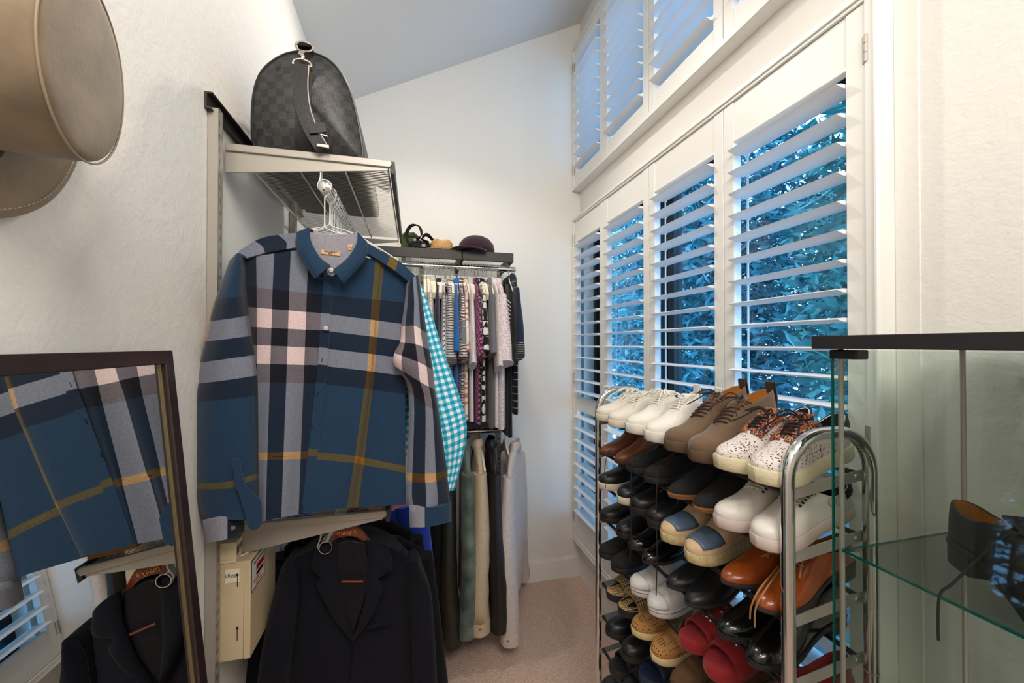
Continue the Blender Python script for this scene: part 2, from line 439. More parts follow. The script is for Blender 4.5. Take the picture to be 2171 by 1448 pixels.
def left_shelf(zt, label, h0, h1, xf):
    r = thing('wire_shelf', label, 'shelf', (XL, YS, zt))
    W_ = xf-XL; L = YE-YS
    b = MB(); n = 66
    for k in range(n):
        y = .012+(L-.024)*k/(n-1); b.tube([(.02, y, -.004), (W_-.004, y, -.004)], .0014, 4, cap=False)
    stuff(b.build('shelf_wires', M_GREYMET, r))
    for fx in (.03, .165, .295, W_-.012):
        b = MB(); b.tube([(fx, .002, -.008), (fx, L-.002, -.008)], .003, 6); b.build('support_wire', M_WIRE, r)
    b = MB(); b.prism([(W_-.004, 0, .004), (W_+.008, 0, .004), (W_+.008, 0, -.034), (W_-.004, 0, -.028)], (0, L, 0)); b.build('front_lip', M_DARKMET, r, bevel=.001)
    for yy in (0, L-.004):
        b = MB(); b.prism([(.012, yy, -h0), (W_-.01, yy, -h1), (W_-.01, yy, -.014), (.012, yy, -.014)], (0, .004, 0)); b.build('bracket', M_GREYMET, r, bevel=.0008)
    b = MB(); b.prism([(.014, -.006, -.016), (W_-.004, -.006, -.016), (W_+.002, -.006, -.004), (W_-.004, -.006, .004), (.014, -.006, .004)], (0, .012, 0)); b.build('end_cap', M_GREYMET, r, bevel=.002)
    return r
left_shelf(ZU, 'upper wire shelf carrying the checked travel bag', .073, .024, XF)
left_shelf(ZL, 'lower wire shelf on the left wall under the plaid shirt', .082, .022, -.075)
def closet_rod(label, x, z, y0, y1, r, hollow, holder_top):
    t = thing('closet_rod', label, 'rod', (x, y0, z))
    b = MB(); L = y1-y0
    if hollow:
        rr = r-.002; b.lathe([(r, 0), (r, L), (rr, L), (rr, 0), (r, 0)], axis=(0, 1, 0), cap=False)
        b.build('tube', M_CHROME, t)
    else:
        b.tube([(0, 0, 0), (0, L, 0)], r, 20); b.build('tube', M_CHROME, t)
        b = MB(); b.lathe([(r*.2, -.008), (r*.8, -.007), (r+.001, -.004), (r+.001, .004)], axis=(0, 1, 0)); b.build('end_cap', M_CHROME, t)
    for yy in (.012, L-.03):
        b = MB(); th = .022
        b.strip([(-.012, yy, holder_top-z), (-.013, yy, (holder_top-z)*.5), (-r-.004, yy, .004), (-r*.7, yy, -r*.75), (0, yy, -r-.002)], (0, 1, 0), [.010, .010, .009, .008, .006], .003)
        b.build('rod_holder', M_WHITEPL if not hollow else M_GREYMET, t)
    return t
closet_rod('polished closet rod crowded with white hanger hooks under the bag shelf', -.24, EYE+.437, YS, 2.0, .0165, False, ZU-.03)
closet_rod('hollow open-ended closet rod above the navy blazer', -.236, EYE-.560, YS, 1.9, .0175, True, ZL-.03)

# ------------------------------------------------------------------ back wall shelving unit
YR = 2.20                                                 # front of the back shelves
def back_shelf(x0, x1, zt, label, lip=.048):
    r = thing('wire_shelf', label, 'shelf', (x0, YR, zt)); W_ = x1-x0; D = YB-YR
    b = MB(); b.box((0, 0, -lip), (W_, .014, .004)); b.build('front_lip', M_DARKMET, r, bevel=.002)
    for q in (0, W_-.008):
        b = MB(); b.prism([(q, .014, -.004), (q, .014, -lip), (q, D-.01, -lip-.02), (q, D-.01, -.004)], (.008, 0, 0)); b.build('bracket', M_DARKMET, r)
    b = MB(); n = int(W_/.0125)
    for k in range(n):
        x = .014+(W_-.028)*k/(n-1); b.tube([(x, .014, -.006), (x, D-.02, -.006)], .0014, 4, cap=False)
    stuff(b.build('shelf_wires', M_WIRE, r))
    for fy in (.07, .18, .30):
        b = MB(); b.tube([(.008, fy, -.010), (W_-.008, fy, -.010)], .003, 6); b.build('support_wire', M_WIRE, r)
    return r
back_shelf(-.36, .258, EYE+.524, 'dark-fronted wire shelf on the back wall under the straw hat')
back_shelf(.262, .556, EYE+.524, 'short dark-fronted wire shelf under the maroon cap')
back_shelf(-.30, .475, EYE-.44, 'dark lower shelf behind the hanging short sleeved shirts', .03)
def back_rod(x0, x1, z, label):
    t = thing('closet_rod', label, 'rod', (x0, 2.27, z))
    b = MB(); b.tube([(0, 0, 0), (x1-x0, 0, 0)], .0145, 16); b.build('tube', M_CHROME, t)
    b = MB(); b.lathe([(.0145, x1-x0-.02), (.0165, x1-x0-.02), (.0165, x1-x0+.004), (.012, x1-x0+.007)], axis=(1, 0, 0), n=16); b.build('end_cap', M_GREYMET, t)
    for q in (.3*(x1-x0), x1-x0-.035):
        b = MB(); b.strip([(q, .0, .085), (q, .012, .03), (q, .014, 0), (q, .005, -.015), (q, -.008, -.0155)], (1, 0, 0), .011, .003); b.build('rod_holder', M_GREYMET, t)
back_rod(-.33, .578, EYE+.447, 'upper back rod holding the row of short sleeved shirts')
back_rod(-.30, .505, EYE-.50, 'lower back rod holding the jackets')
for x, lb in ((.05, 'slotted metal standard on the back wall behind the left shirts'), (.545, 'slotted metal standard on the back wall behind the rightmost shirts')):
    r = thing('wall_standard', lb, 'shelf upright', (x, YB, EYE-1.2)); b = MB(); b.box((-.012, -.022, 0), (.012, -.002, 1.72)); b.build('channel', M_GREYMET, r)
    b = MB()
    for k in range(52): b.box((-.006, -.0228, .02+k*.0325), (-.002, -.0222, .04+k*.0325)); b.box((.002, -.0228, .02+k*.0325), (.006, -.0222, .04+k*.0325))
    b.build('slots', M_BLACK, r)

# ------------------------------------------------------------------ shoe rack
RX0, RX1, RY0, RY1 = .70, .912, .612, 1.418
RZ = [EYE-.302-.1245*k for k in range(10)]
RB = [EYE-.283-.1262*k for k in range(10)]                # tops of the shoe carrying bars
RT = .028                                                 # rise from the front rod to the back rod
def rack():
    t = thing('shoe_rack', 'tall ten tier chrome shoe rack in front of the shutters', 'shoe rack', (0, 0, 0))
    zt = EYE-.176
    for y in (RY0, RY1):
        pts = [(RX0, y, .02), (RX0, y, zt-.09)]
        rr = .085; cx0, cx1 = RX0+rr, RX1-rr
        pts += [(cx0-rr*math.cos(a), y, zt-rr+rr*math.sin(a)) for a in [k*PI/16 for k in range(0, 9)]]
        pts += [(cx1+rr*math.sin(a), y, zt-rr+rr*math.cos(a)) for a in [k*PI/16 for k in range(0, 9)]]
        pts += [(RX1, y, .02)]
        b = MB(); b.tube(pts, .0125, 18); b.build('end_frame', M_CHROME, t)
        for x in (RX0, RX1):
            b = MB(); b.lathe([(.012, 0), (.016, .002), (.016, .022), (.0128, .026)], (x, y, 0), n=14); b.build('foot', M_BLACK, t)
            for zz in (.45, .93):
                b = MB(); b.lathe([(.0131, 0), (.0131, .0025)], (x, y, zz), n=16); b.build('joint_ring', M_GREYMET, t)
        s = 1 if y == RY0 else -1
        for k, z in enumerate([q-.006 for q in RB]):
            b = MB(); yy = y+s*.013
            b.prism([(RX0, yy, z-.022), (RX1, yy, z-.022+RT), (RX1, yy, z+RT), (RX0, yy, z)], (0, s*.003, 0)); c = b.build('side_bar', M_GREYMET, t)
            for x, zz in ((RX0+.022, z-.008), (RX1-.022, z-.008+RT*.85)):
                b = MB(); b.lathe([(.0055, 0), (.0055, .002), (.003, .0035)], (x, yy, zz), (0, -s, 0), 10); b.build('bolt', M_CHROME, c)
    for z in RB:
        for x, dz in ((RX0+.012, -.010), (RX1-.02, RT-.012)):
            b = MB(); b.tube([(x, RY0+.014, z+dz), (x, RY1-.014, z+dz)], .0055, 8); b.build('shelf_bar', M_BLACK, t)
rack()

# ------------------------------------------------------------------ glass display cabinet with derby shoe
def cabinet():
    x0, x1, y1, y0 = .728, 1.062, .552, .13
    t = thing('glass_cabinet', 'glass display cabinet with black top at the right edge', 'cabinet', (0, 0, 0))
    zt = EYE+.016
    b = MB(); b.box((x0-.027, y0-.02, zt-.023), (x1+.03, y1+.012, zt)); b.build('top_board', mat('black_wood_veneer', '#1c1a1d', .5, bump=.1, bscale=90), t, bevel=.001)
    b = MB(); b.box((x0-.01, y0, .05), (x1+.01, y1, .10)); b.build('base_board', M_BLACK, t)
    for x in (x0+.018, x1): 
        b = MB(); b.tube([(x, y1-.006, .05), (x, y1-.006, zt-.023)], .0042, 10); b.build('corner_post', M_GREYMET, t)
    b = MB(); b.box((x0-.002, y0, .10), (x0+.002, y1-.006, zt-.026)); g = b.build('glass_door', M_GLASS, t, smooth=False)
    for yy in (y1-.006,):
        b = MB(); b.box((x0-.0022, yy, .10), (x0+.0022, yy+.0022, zt-.026)); b.build('glass_edge', M_GEDGE, g)
    b = MB(); b.box((x0+.008, y1-.002, .10), (x1, y1+.001, zt-.026)); g2 = b.build('glass_panel', M_GLASS, t, smooth=False)
    b = MB(); b.box((x0+.006, y1-.002, .10), (x0+.0075, y1+.001, zt-.026)); b.build('glass_edge', mat('pale_glass_edge', '#8fb0a6', .2), g2)
    b = MB(); b.box((x1, y0, .10), (x1+.003, y1-.002, zt-.026)); b.build('glass_panel', M_GLASS, t, smooth=False)
    b = MB(); b.box((x0-.003, y1-.046, zt-.041), (x0+.026, y1-.001, zt-.025)); b.build('door_hinge', M_BLACK, t, bevel=.002)
    zs = EYE-.368
    sh = []
    for q in (zs, zs-.39, zs-.78):
        b = MB(); b.box((x0+.014, y0+.005, q), (x1-.004, y1-.01, q+.004)); g = b.build('glass_shelf', M_GLASS, t, smooth=False); sh.append(g)
        b = MB(); b.box((x0+.0125, y0+.005, q-.0002), (x0+.014, y1-.01, q+.0042)); b.box((x0+.014, y1-.01, q), (x1-.004, y1-.009, q+.004)); b.build('glass_edge', M_GEDGE, g)
        b = MB(); b.lathe([(.008, -.006), (.010, -.003), (.010, 0)], (x0+.028, y1-.018, q), n=12); b.build('shelf_clip', M_CHROME, t)
        b = MB(); b.lathe([(.008, -.006), (.010, -.003), (.010, 0)], (x1-.014, y1-.018, q), n=12); b.build('shelf_clip', M_CHROME, t)
    return zs+.004
ZCAB = cabinet()

# ------------------------------------------------------------------ leaning mirror
def mirror():
    ln = math.atan(.065/.675); yb0, yb1 = .28, .929; H = 1.605/math.cos(ln); top = Vector((-.479, 0, EYE-.012))
    t = thing('floor_mirror', 'dark framed floor mirror leaning on the left wall, reflecting the plaid shirt', 'mirror', (-.479+1.588*math.tan(ln), yb1, 0))
    up = Vector((-math.sin(ln), 0, math.cos(ln))); out = Vector((math.cos(ln), 0, math.sin(ln)))
    H = 1.588/math.cos(ln); Wd = yb1-yb0; f = .026
    def q(a, h, d): return up*h+out*d+Vector((0, a, 0))
    def bar(nm, a0, a1, h0, h1, mi, d0=-.012, d1=.010, miter=None):
        b = MB()
        if miter == 'top': c = [(a0, h0), (a1, h0), (a1+f, h1), (a0-f, h1)]
        elif miter == 'right': c = [(a0, h0+f), (a1, h0), (a1, h1), (a0, h1-f)]
        elif miter == 'left': c = [(a0, h0), (a1, h0+f), (a1, h1-f), (a0, h1)]
        else: c = [(a0-f, h0), (a1+f, h0), (a1, h1), (a0, h1)]
        b.prism([q(a, h, d0) for a, h in c], out*(d1-d0)); b.build(nm, mi, t, bevel=.0012)
    bar('frame_side', -f+.0004, 0, 0, H, M_WOODFR, miter='right'); bar('frame_side', -Wd, -Wd+f, 0, H, M_WOODFR, miter='left')
    bar('frame_top', -Wd+f, -f, H-f, H, M_WOODFR, miter='top'); bar('frame_bottom', -Wd+f, -f, 0, f, M_WOODFR, miter='bottom')
    m = bpy.data.materials.new('mirror_glass'); m.use_nodes = True; bb = m.node_tree.nodes['Principled BSDF']; bb.inputs['Metallic'].default_value = 1; bb.inputs['Roughness'].default_value = .01; bb.inputs['Base Color'].default_value = (.82, .84, .82, 1)
    b = MB(); b.prism([q(-Wd+f-.002, f-.002, -.004), q(-f+.002, f-.002, -.004), q(-f+.002, H-f+.002, -.004), q(-Wd+f-.002, H-f+.002, -.004)], out*.004); b.build('mirror_glass', m, t, smooth=False)
    b = MB(); b.prism([q(-f-.004, f, 0.0001), q(-f, f, 0.0001), q(-f, H-f, 0.0001), q(-f-.004, H-f, 0.0001)], out*.003); b.build('inner_bead', mat('brass_bead', '#7d7358', .35, .7), t)
mirror()
# ------------------------------------------------------------------ suede hat hung on the left wall
M_SUEDE = mat('taupe_suede', '#877660', .95, var=.24, vscale=17, bump=.15, bscale=160, sheen=.3)
def hat():
    ax = Vector((math.cos(math.radians(12)), math.sin(math.radians(12)), -.05)).normalized(); c = Vector((-.362, .552, EYE+.312))
    t = thing('suede_hat', 'taupe suede brimmed hat hung on the left wall, crown facing out', 'hat', c-ax*.115)
    u = Vector((0, 0, 1)); u = (u-ax*u.dot(ax)).normalized(); v = ax.cross(u)
    def ring(r, h, wob=0, ph=0, n=48, sx=1.0): return [ax*h+(u*math.cos(2*PI*k/n)*r*1.06+v*math.sin(2*PI*k/n)*r*.95*sx)*(1)+ax*(wob*math.sin(2*2*PI*k/n+ph)+wob*.5*math.sin(5*2*PI*k/n)) for k in range(n)]
    b = MB(); b.loft([ring(.100, .004, .003), ring(.0985, .03, .001), ring(.0965, .07), ring(.095, .104), ring(.0925, .113), ring(.088, .1165), ring(.06, .118), ring(.02, .1185)]); b.build('crown', M_SUEDE, t, sub=1)
    b = MB(); r = ring(.0945, .1135); b.tube(r, .0012, 6, closed=True); b.build('crown_seam', mat('suede_seam', '#a3927b', .9), t)
    bc = Vector((-.479, .55, EYE+.31))-(c-ax*.115)
    def bring(r, h, wob=0, ph=0, n=60): return [bc+Vector((h+wob*math.sin(4*PI*k/n+ph)+.3*wob*math.sin(10*PI*k/n), r*math.cos(2*PI*k/n), r*1.03*math.sin(2*PI*k/n))) for k in range(n)]
    b = MB(); b.loft([bring(.075, .014), bring(.10, .006, .002), bring(.13, .002, .004, .6), bring(.162, .004, .006, .9), bring(.165, .001, .006, .9), bring(.162, -.002, .006, .9), bring(.13, -.004, .004, .6), bring(.075, .004)], cap=False); b.build('brim', M_SUEDE, t, sub=1)
    b = MB(); r = bring(.153, .0062, .0056, .85, 150)
    for k in range(150): b.tube([r[k], r[k]+(r[(k+1) % 150]-r[k])*.55], .0007, 4)
    b.build('brim_stitching', mat('pale_thread', '#c9b99b', .8), t)
    b = MB(); pts = []
    for k in range(40):
        a = 2*PI*k/40; pts.append(ax*(.012+.004*math.sin(a*7))+(u*math.cos(a)*1.06+v*math.sin(a)*.95)*(.1085+.003*math.sin(a*11)))
    b.tube(pts, .0075, 7, closed=True); b.build('twisted_band', mat('dark_olive_cord', '#3a3428', .9, bump=.5, bscale=200), t)
hat()

# ------------------------------------------------------------------ alarm panel box on the left wall
M_BEIGE = mat('beige_enamel', '#c9b795', .5, bump=.05, bscale=200)
def alarm_box():
    y0, y1, z0, z1, xf = 1.145, 1.33, EYE-.80, EYE-.553, -.405
    t = thing('alarm_panel_box', 'beige metal alarm panel box with warning sticker on the left wall', 'metal box', (XL, y0, z0))
    b = MB(); b.box((XL, y0, z0), (xf-.016, y1, z1)); b.build('housing', M_BEIGE, t, world=True, bevel=.0015)
    b = MB(); b.box((xf-.016, y0-.001, z0-.001), (xf, y1+.001, z1+.001)); d = b.build('door', M_BEIGE, t, world=True, bevel=.002)
    for zz in (z0+.05, z0+.185):
        b = MB(); b.box((xf-.030, y0-.0015, zz), (xf-.0285, y0+.001, zz+.028)); b.box((xf-.0315, y0-.0015, zz+.028), (xf-.027, y0+.001, zz+.034)); b.build('hinge_slot', M_BLACK, t, world=True)
    b = MB(); b.box((XL+.033, y0-.0012, z1-.050), (XL+.065, y0+.001, z1-.016)); l = b.build('rating_label', mat('paper_label', '#e4dcc4', .6), t, world=True)
    text_part('label_print', 'UL', .012, M_BLACK, l, (XL+.040, y0-.0016, z1-.031), (1, 0, 0), (0, 0, 1)); text_part('label_print', 'LISTED\nPANEL', .0045, M_BLACK, l, (XL+.053, y0-.0016, z1-.033), (1, 0, 0), (0, 0, 1))
    xk = xf+.0006
    b = MB(); b.box((xf-.001, y0+.004, z1-.086), (xk, y0+.098, z1-.005)); s_ = b.build('warning_sticker', mat('sticker_black', '#16161a', .5), t, world=True)
    b = MB(); b.box((xk-.0005, y0+.007, z1-.083), (xk+.0003, y0+.095, z1-.008)); b.build('sticker_face', mat('sticker_white', '#ded9d2', .5), s_, world=True)
    b = MB(); b.box((xk, y0+.035, z1-.044), (xk+.0006, y0+.088, z1-.029)); b.build('red_bar', mat('sticker_red', '#a3121c', .5), s_, world=True)
    b = MB(); b.box((xk, y0+.035, z1-.058), (xk+.0006, y0+.085, z1-.049)); b.build('black_bar', M_BLACK, s_, world=True)
    text_part('sticker_print', 'PROTECTED BY', .0095, M_BLACK, s_, (xk+.0004, y0+.052, z1-.019), (0, 1, 0), (0, 0, 1))
    text_part('sticker_print', 'SECURITY', .010, mat('sticker_red', '', 0), s_, (xk+.0004, y0+.040, z1-.066), (0, 1, 0), (0, 0, 1))
    text_part('sticker_print', 'CALL 24 HRS', .007, mat('sticker_red', '', 0), s_, (xk+.0004, y0+.052, z1-.076), (0, 1, 0), (0, 0, 1))
    w = thing('transformer_box', 'small cream transformer box with a cable above the alarm panel', 'electrical box', (XL, y0-.003, z1))
    b = MB(); b.box((XL+.002, y0-.003, z1+.001), (XL+.058, y0+.035, z1+.052)); b.box((XL+.002, y0-.0045, z1+.010), (XL+.048, y0-.003, z1+.040)); b.build('housing', mat('cream_plastic', '#d8cbab', .45), w, world=True, bevel=.002)
    b = MB()
    for k in range(4): b.box((XL+.0575, y0+.002+k*.008, z1+.018+k*.003), (XL+.0586, y0+.006+k*.008, z1+.040))
    b.build('vent', M_BLACK, w, world=True)
    b = MB(); b.tube(crv([(XL+.045, y0+.02, z1+.004), (XL+.062, y0+.03, z1+.003), (XL+.085, y0+.075, z1+.004), (XL+.085, y0+.125, z1+.005), (XL+.06, y0+.15, z1+.003)], 6), .0026, 8); b.build('cable', M_WHITEPL, w, world=True)
alarm_box()

# ------------------------------------------------------------------ travel bag
def checks(t):
    u = t.coord('UV'); v = t.new('ShaderNodeTexChecker'); v.inputs['Scale'].default_value = 1; v.inputs['Color1'].default_value = rgba('#2e2d2e'); v.inputs['Color2'].default_value = rgba('#1b1b1c'); t.link(u, v.inputs['Vector'])
    t.base(v.outputs['Color']); t.b.inputs['Roughness'].default_value = .42; t.b.inputs['Specular IOR Level'].default_value = .5
    n = t.noise(9, t.coord('Object'), 2); t.bump(t.math('ADD', n, t.math('MULTIPLY', t.noise(420, t.coord('Object'), 1), .06)), .5, .02)
M_CHECK = pmat('checked_canvas', checks, .4, 0)
M_BLEATHER = mat('black_leather', '#17171a', .38, bump=.25, bscale=260)
M_GUNMETAL = mat('bright_clasp_metal', '#d8cfc4', .15, 1)
def travel_bag():
    t = thing('travel_bag', 'dark checked travel bag with hanging strap on the upper shelf', 'bag', (-.285, 1.2, ZU+.006))
    prof = crv([(-.137, .015), (-.142, .06), (-.138, .15), (-.118, .215), (-.075, .262), (-.03, .284), (.02, .285), (.065, .262), (.098, .21), (.118, .15), (.135, .06), (.138, .012), (.118, 0), (0, 0), (-.118, 0)] and [(x, z, 0) for x, z in [(-.137, .015), (-.142, .06), (-.138, .15), (-.118, .215), (-.075, .262), (-.03, .284), (.02, .285), (.065, .262), (.098, .21), (.118, .15), (.135, .06), (.138, .012), (.118, 0), (0, 0), (-.118, 0)]], 4, True)
    n = len(prof); L = .52
    def ring(y, s, lift=0, sag=0): return [(p.x*s, y, p.y*(s*.6+.4 if s < 1 else s)+lift-(sag*max(0, p.y-.18) if p.y > .18 else 0)) for p in prof]
    ys = [(0, 1), (.03, 1.015), (.1, 1.03), (.2, 1.03), (.32, 1.03), (.42, 1.02), (.5, 1.0), (L, .97)]
    peri = [0.0]
    for i in range(n): peri.append(peri[-1]+(prof[(i+1) % n]-prof[i]).length)
    K = 1/.021
    b = MB(); N = n+1; vs = []; uv = []; fs = []
    for y, s in ys:
        r = ring(y, s, 0, .12 if .05 < y < .48 else 0)
        for j in range(N): vs.append(r[j % n]); uv.append((peri[j]*K, y*K))
    for i in range(len(ys)-1):
        for j in range(n): fs.append((i*N+j, i*N+j+1, (i+1)*N+j+1, (i+1)*N+j))
    b.add(vs, fs, 0, uv); b.build('body', M_CHECK, t, sub=1)
    for y0, sg, nm in ((0, -1, 'end_panel'), (L, 1, 'end_panel')):
        b = MB(); vs = []; uv = []; fs = []; sc = (1.0, .8, .55, .28); bulge = (0, .014, .022, .026)
        for s, q in zip(sc, bulge):
            for j in range(n):
                p = prof[j]; x = p.x*s; z = .14+(p.y-.14)*s
                cr = .006*math.sin(x*60+z*40)*(1 if x > .01 else .15)*(1-s*.999)
                vs.append((x, y0+sg*(q+cr), z)); uv.append(((x+z*.10)*K, (z-x*.10)*K))
        for i in range(3):
            for j in range(n): fs.append((i*n+j, i*n+(j+1) % n, (i+1)*n+(j+1) % n, (i+1)*n+j))
        vs.append((0, y0+sg*.027, .14)); uv.append((.14*.1*K, .14*K))
        for j in range(n): fs.append((3*n+j, 3*n+(j+1) % n, 4*n))
        b.add(vs, fs, 0, uv); b.build(nm, M_CHECK, t)
        b = MB(); b.tube([(p.x*1.004, y0, p.y) for p in prof], .0035, 6, closed=True); b.build('piping', M_BLEATHER, t)
    # leather centre band and zip on the near end, strap, rings, tag
    b = MB(); b.strip([(-.008, -.002, .286), (-.012, -.016, .25), (-.012, -.028, .17), (-.012, -.030, .10), (-.012, -.022, .03), (-.012, -.004, .004)], (1, 0, 0), [.012, .013, .016, .018, .02, .02], .003); b.build('end_band', M_BLEATHER, t)
    b = MB(); b.strip([(.010, -.012, .262), (.010, -.027, .2), (.006, -.031, .12)], (1, 0, 0), .004, .003); b.build('zip', M_DARKMET, t)
    b = MB(); b.strip([(-.012, .03, .298), (-.012, -.006, .304), (-.010, -.022, .292)], (1, 0, 0), .019, .007); b.build('top_tab', M_BLEATHER, t)
    b = MB(); b.tube([(-.008+.022*math.cos(a), -.026+.004*math.sin(a), .283+.016*math.sin(a)) for a in [2*PI*k/20 for k in range(20)]], .0028, 8, closed=True); b.build('d_ring', M_GUNMETAL, t)
    b = MB(); b.tube(crv([(-.008, -.028, .268), (-.016, -.034, .258), (-.008, -.036, .250), (-.010, -.036, .240)], 5), .0045, 8); b.tube(crv([(-.034, -.036, .225), (-.028, -.036, .236), (-.010, -.036, .241), (.008, -.036, .236), (.014, -.036, .225)], 4), .0025, 7); b.tube([(-.034, -.036, .225), (.014, -.036, .225)], .0022, 6); b.build('snap_hook', M_GUNMETAL, t)
    sp = crv([(-.011, -.037, .226), (-.012, -.043, .16), (-.004, -.046, .10), (.014, -.046, .05), (.036, -.044, .012), (.045, -.040, .0)], 5)
    b = MB(); b.strip(sp, (1, .0, .1), .0185, .005); st = b.build('shoulder_strap', M_BLEATHER, t)
    b = MB(); b.strip([p+Vector((.0185, -.0022, 0)) for p in sp[:-3]], (1, 0, .1), .0012, .003); b.build('strap_edge', mat('pale_edge_paint', '#b9a89a', .4), st)
    b = MB(); b.tube([(.020, -.05, .052), (.052, -.048, .046), (.056, -.047, .034), (.026, -.05, .040)], .0022, 6, closed=True); b.box((.03, -.05, .003), (.06, -.043, .010)); b.build('buckle', M_GUNMETAL, st)
    b = MB(); b.strip([(.028, -.052, .062), (.034, -.052, .038)], (1, 0, .1), .021, .006); b.build('strap_keeper', M_BLEATHER, st)
    b = MB(); b.hexa([(.128, .40, .09), (.185, .44, .075), (.187, .445, .075), (.130, .405, .09), (.128, .40, .175), (.195, .44, .135), (.197, .445, .135), (.130, .405, .175)]); b.build('luggage_tag', M_BLEATHER, t)
    # small woven marks in two of the checks of the near end
    for x, z in ((-.092, .052), (-.073, .215)):
        b = MB(); b.tube([(x+.008*math.cos(a), -.0175 if z < .1 else -.016, z+.008*math.sin(a)) for a in [2*PI*k/14 for k in range(14)]], .0009, 4, closed=True)
        b.tube([(x-.005, -.018 if z < .1 else -.0165, z+.005), (x+.005, -.018 if z < .1 else -.0165, z-.005)], .0009, 4); b.build('woven_mark', M_BLACK, t)
    for sx in (-.05, .04):
        b = MB(); b.tube(crv([(sx*1.4, .13, .262), (sx*1.8, .2, .285), (sx*1.9, .26, .29), (sx*1.8, .32, .285), (sx*1.4, .39, .262)], 5), .006, 8); b.build('handle', M_BLEATHER, t)
travel_bag()

# ================================================================== CLOTHES
def fabric(name, c, rough=.9, var=.06, weave=900, sheen=.15, bump=.15):
    def f(t):
        co = t.coord('Object'); l = lin(c)
        t.base(t.ramp(t.noise(weave*.25, co, 2), [(.3, tuple(x*(1-var*2) for x in l)), (.7, tuple(min(1, x*(1+var*2)) for x in l))], False))
        t.bump(t.math('ADD', t.noise(weave*.4, co, 1), t.math('MULTIPLY', t.noise(22, co, 3), 2.0)), bump, .004)
    return pmat(name, f, rough, sheen)
def plaid(name, us, vs, w=.5):
    def f(t):
        s = t.new('ShaderNodeSeparateXYZ'); t.link(t.coord('UV'), s.inputs[0])
        a = t.ramp(s.outputs[0], us); b = t.ramp(s.outputs[1], vs)
        g = []
        for q in (a, b):
            gm = t.new('ShaderNodeGamma'); gm.inputs[1].default_value = .35; t.link(q, gm.inputs[0]); g.append(gm.outputs[0])
        gm = t.new('ShaderNodeGamma'); gm.inputs[1].default_value = 1/.35; t.link(t.mix(w, g[0], g[1]), gm.inputs[0]); m = gm.outputs[0]
        n = t.noise(520, t.coord('Object', (1, 1, .35)), 2)
        m = t.mix(.16, m, t.ramp(n, [(.3, '#000000'), (.7, '#ffffff')], False), 'OVERLAY')
        t.base(m); t.bump(t.math('ADD', t.noise(600, t.coord('Object'), 1), t.math('MULTIPLY', t.noise(24, t.coord('Object'), 3), 2)), .18, .003)
    return pmat(name, f, .92, .12)
PB, PD, PL, PM = '#1a344e', '#080d1a', '#d6c0c0', '#8a5c10'      # steel blue, near black, pale pink, mustard

def cr1(vals, t):        # Catmull-Rom on a list of Vectors at parameter t (0..n-1)
    n = len(vals); i = min(int(t), n-2); f = t-i
    b, c = vals[i], vals[i+1]; a = vals[i-1] if i > 0 else b*2-c; d = vals[i+2] if i+2 < n else c*2-b
    return .5*((2*b)+(c-a)*f+(2*a-5*b+4*c-d)*f*f+(3*b-a-3*c+d)*f**3)
def cloth(name, grid, U, V, Y, m, parent, depth=None, thick=None, su=3, sv=4, world=True, back_m=None, solid=True):
    """grid[row][col] of photo pixels -> closed cloth body standing at depth Y."""
    nr, nc = len(grid), len(grid[0]); NU, NV = (nc-1)*su+1, (nr-1)*sv+1
    G = [[Vector((*p, 0)) for p in r] for r in grid]
    front = []; uv = []
    for b in range(NV):
        vb = b/sv; cols = [cr1([G[r][c] for r in range(nr)], vb) for c in range(nc)]
        i = min(int(vb), nr-2); vv = V[i]+(V[i+1]-V[i])*(vb-i)
        for a in range(NU):
            ua = a/su; p = cr1(cols, ua); j = min(int(ua), nc-2); uu = U[j]+(U[j+1]-U[j])*(ua-j)
            s_, t_ = a/(NU-1), b/(NV-1)
            d = depth(s_, t_) if depth else -.03*math.sin(PI*s_)
            front.append(P(p.x, p.y, Y+d)); uv.append((uu, vv))
    mb = MB(); vs = list(front); uvs = list(uv); fs = []
    for b in range(NV):
        for a in range(NU):
            s_, t_ = a/(NU-1), b/(NV-1); th = thick(s_, t_) if thick else .012+.03*math.sin(PI*s_)
            vs.append(front[b*NU+a]+Vector((0, th, 0))); uvs.append(uv[b*NU+a])
    o = NU*NV; q = lambda b, a: b*NU+a
    for b in range(NV-1):
        for a in range(NU-1):
            fs.append((q(b, a), q(b+1, a), q(b+1, a+1), q(b, a+1))); fs.append((o+q(b, a), o+q(b, a+1), o+q(b+1, a+1), o+q(b+1, a)))
    for b in range(NV-1): fs.append((q(b, 0), o+q(b, 0), o+q(b+1, 0), q(b+1, 0))); fs.append((q(b, NU-1), q(b+1, NU-1), o+q(b+1, NU-1), o+q(b, NU-1)))
    for a in range(NU-1): fs.append((q(0, a), q(0, a+1), o+q(0, a+1), o+q(0, a))); fs.append((q(NV-1, a), o+q(NV-1, a), o+q(NV-1, a+1), q(NV-1, a+1)))
    mb.add(vs, fs, 0, uvs)
    return mb.build(name, m, parent, world=world, angle=70)
def flap(name, pts, Y, th, m, parent, bev=.002, dy=None):
    b = MB(); b.prism([P(x, y, Y+(dy[i] if dy else 0)) for i, (x, y) in enumerate(pts)], (0, th, 0)); o = b.build(name, m, parent, world=True, bevel=bev); return o
def seam(name, pts, Y, r, m, parent, n=4):
    b = MB(); b.tube([P(x, y, Y) for x, y in [(p.x, p.y) for p in crv([(a, c, 0) for a, c in pts], n)]], r, 5); return b.build(name, m, parent, world=True)

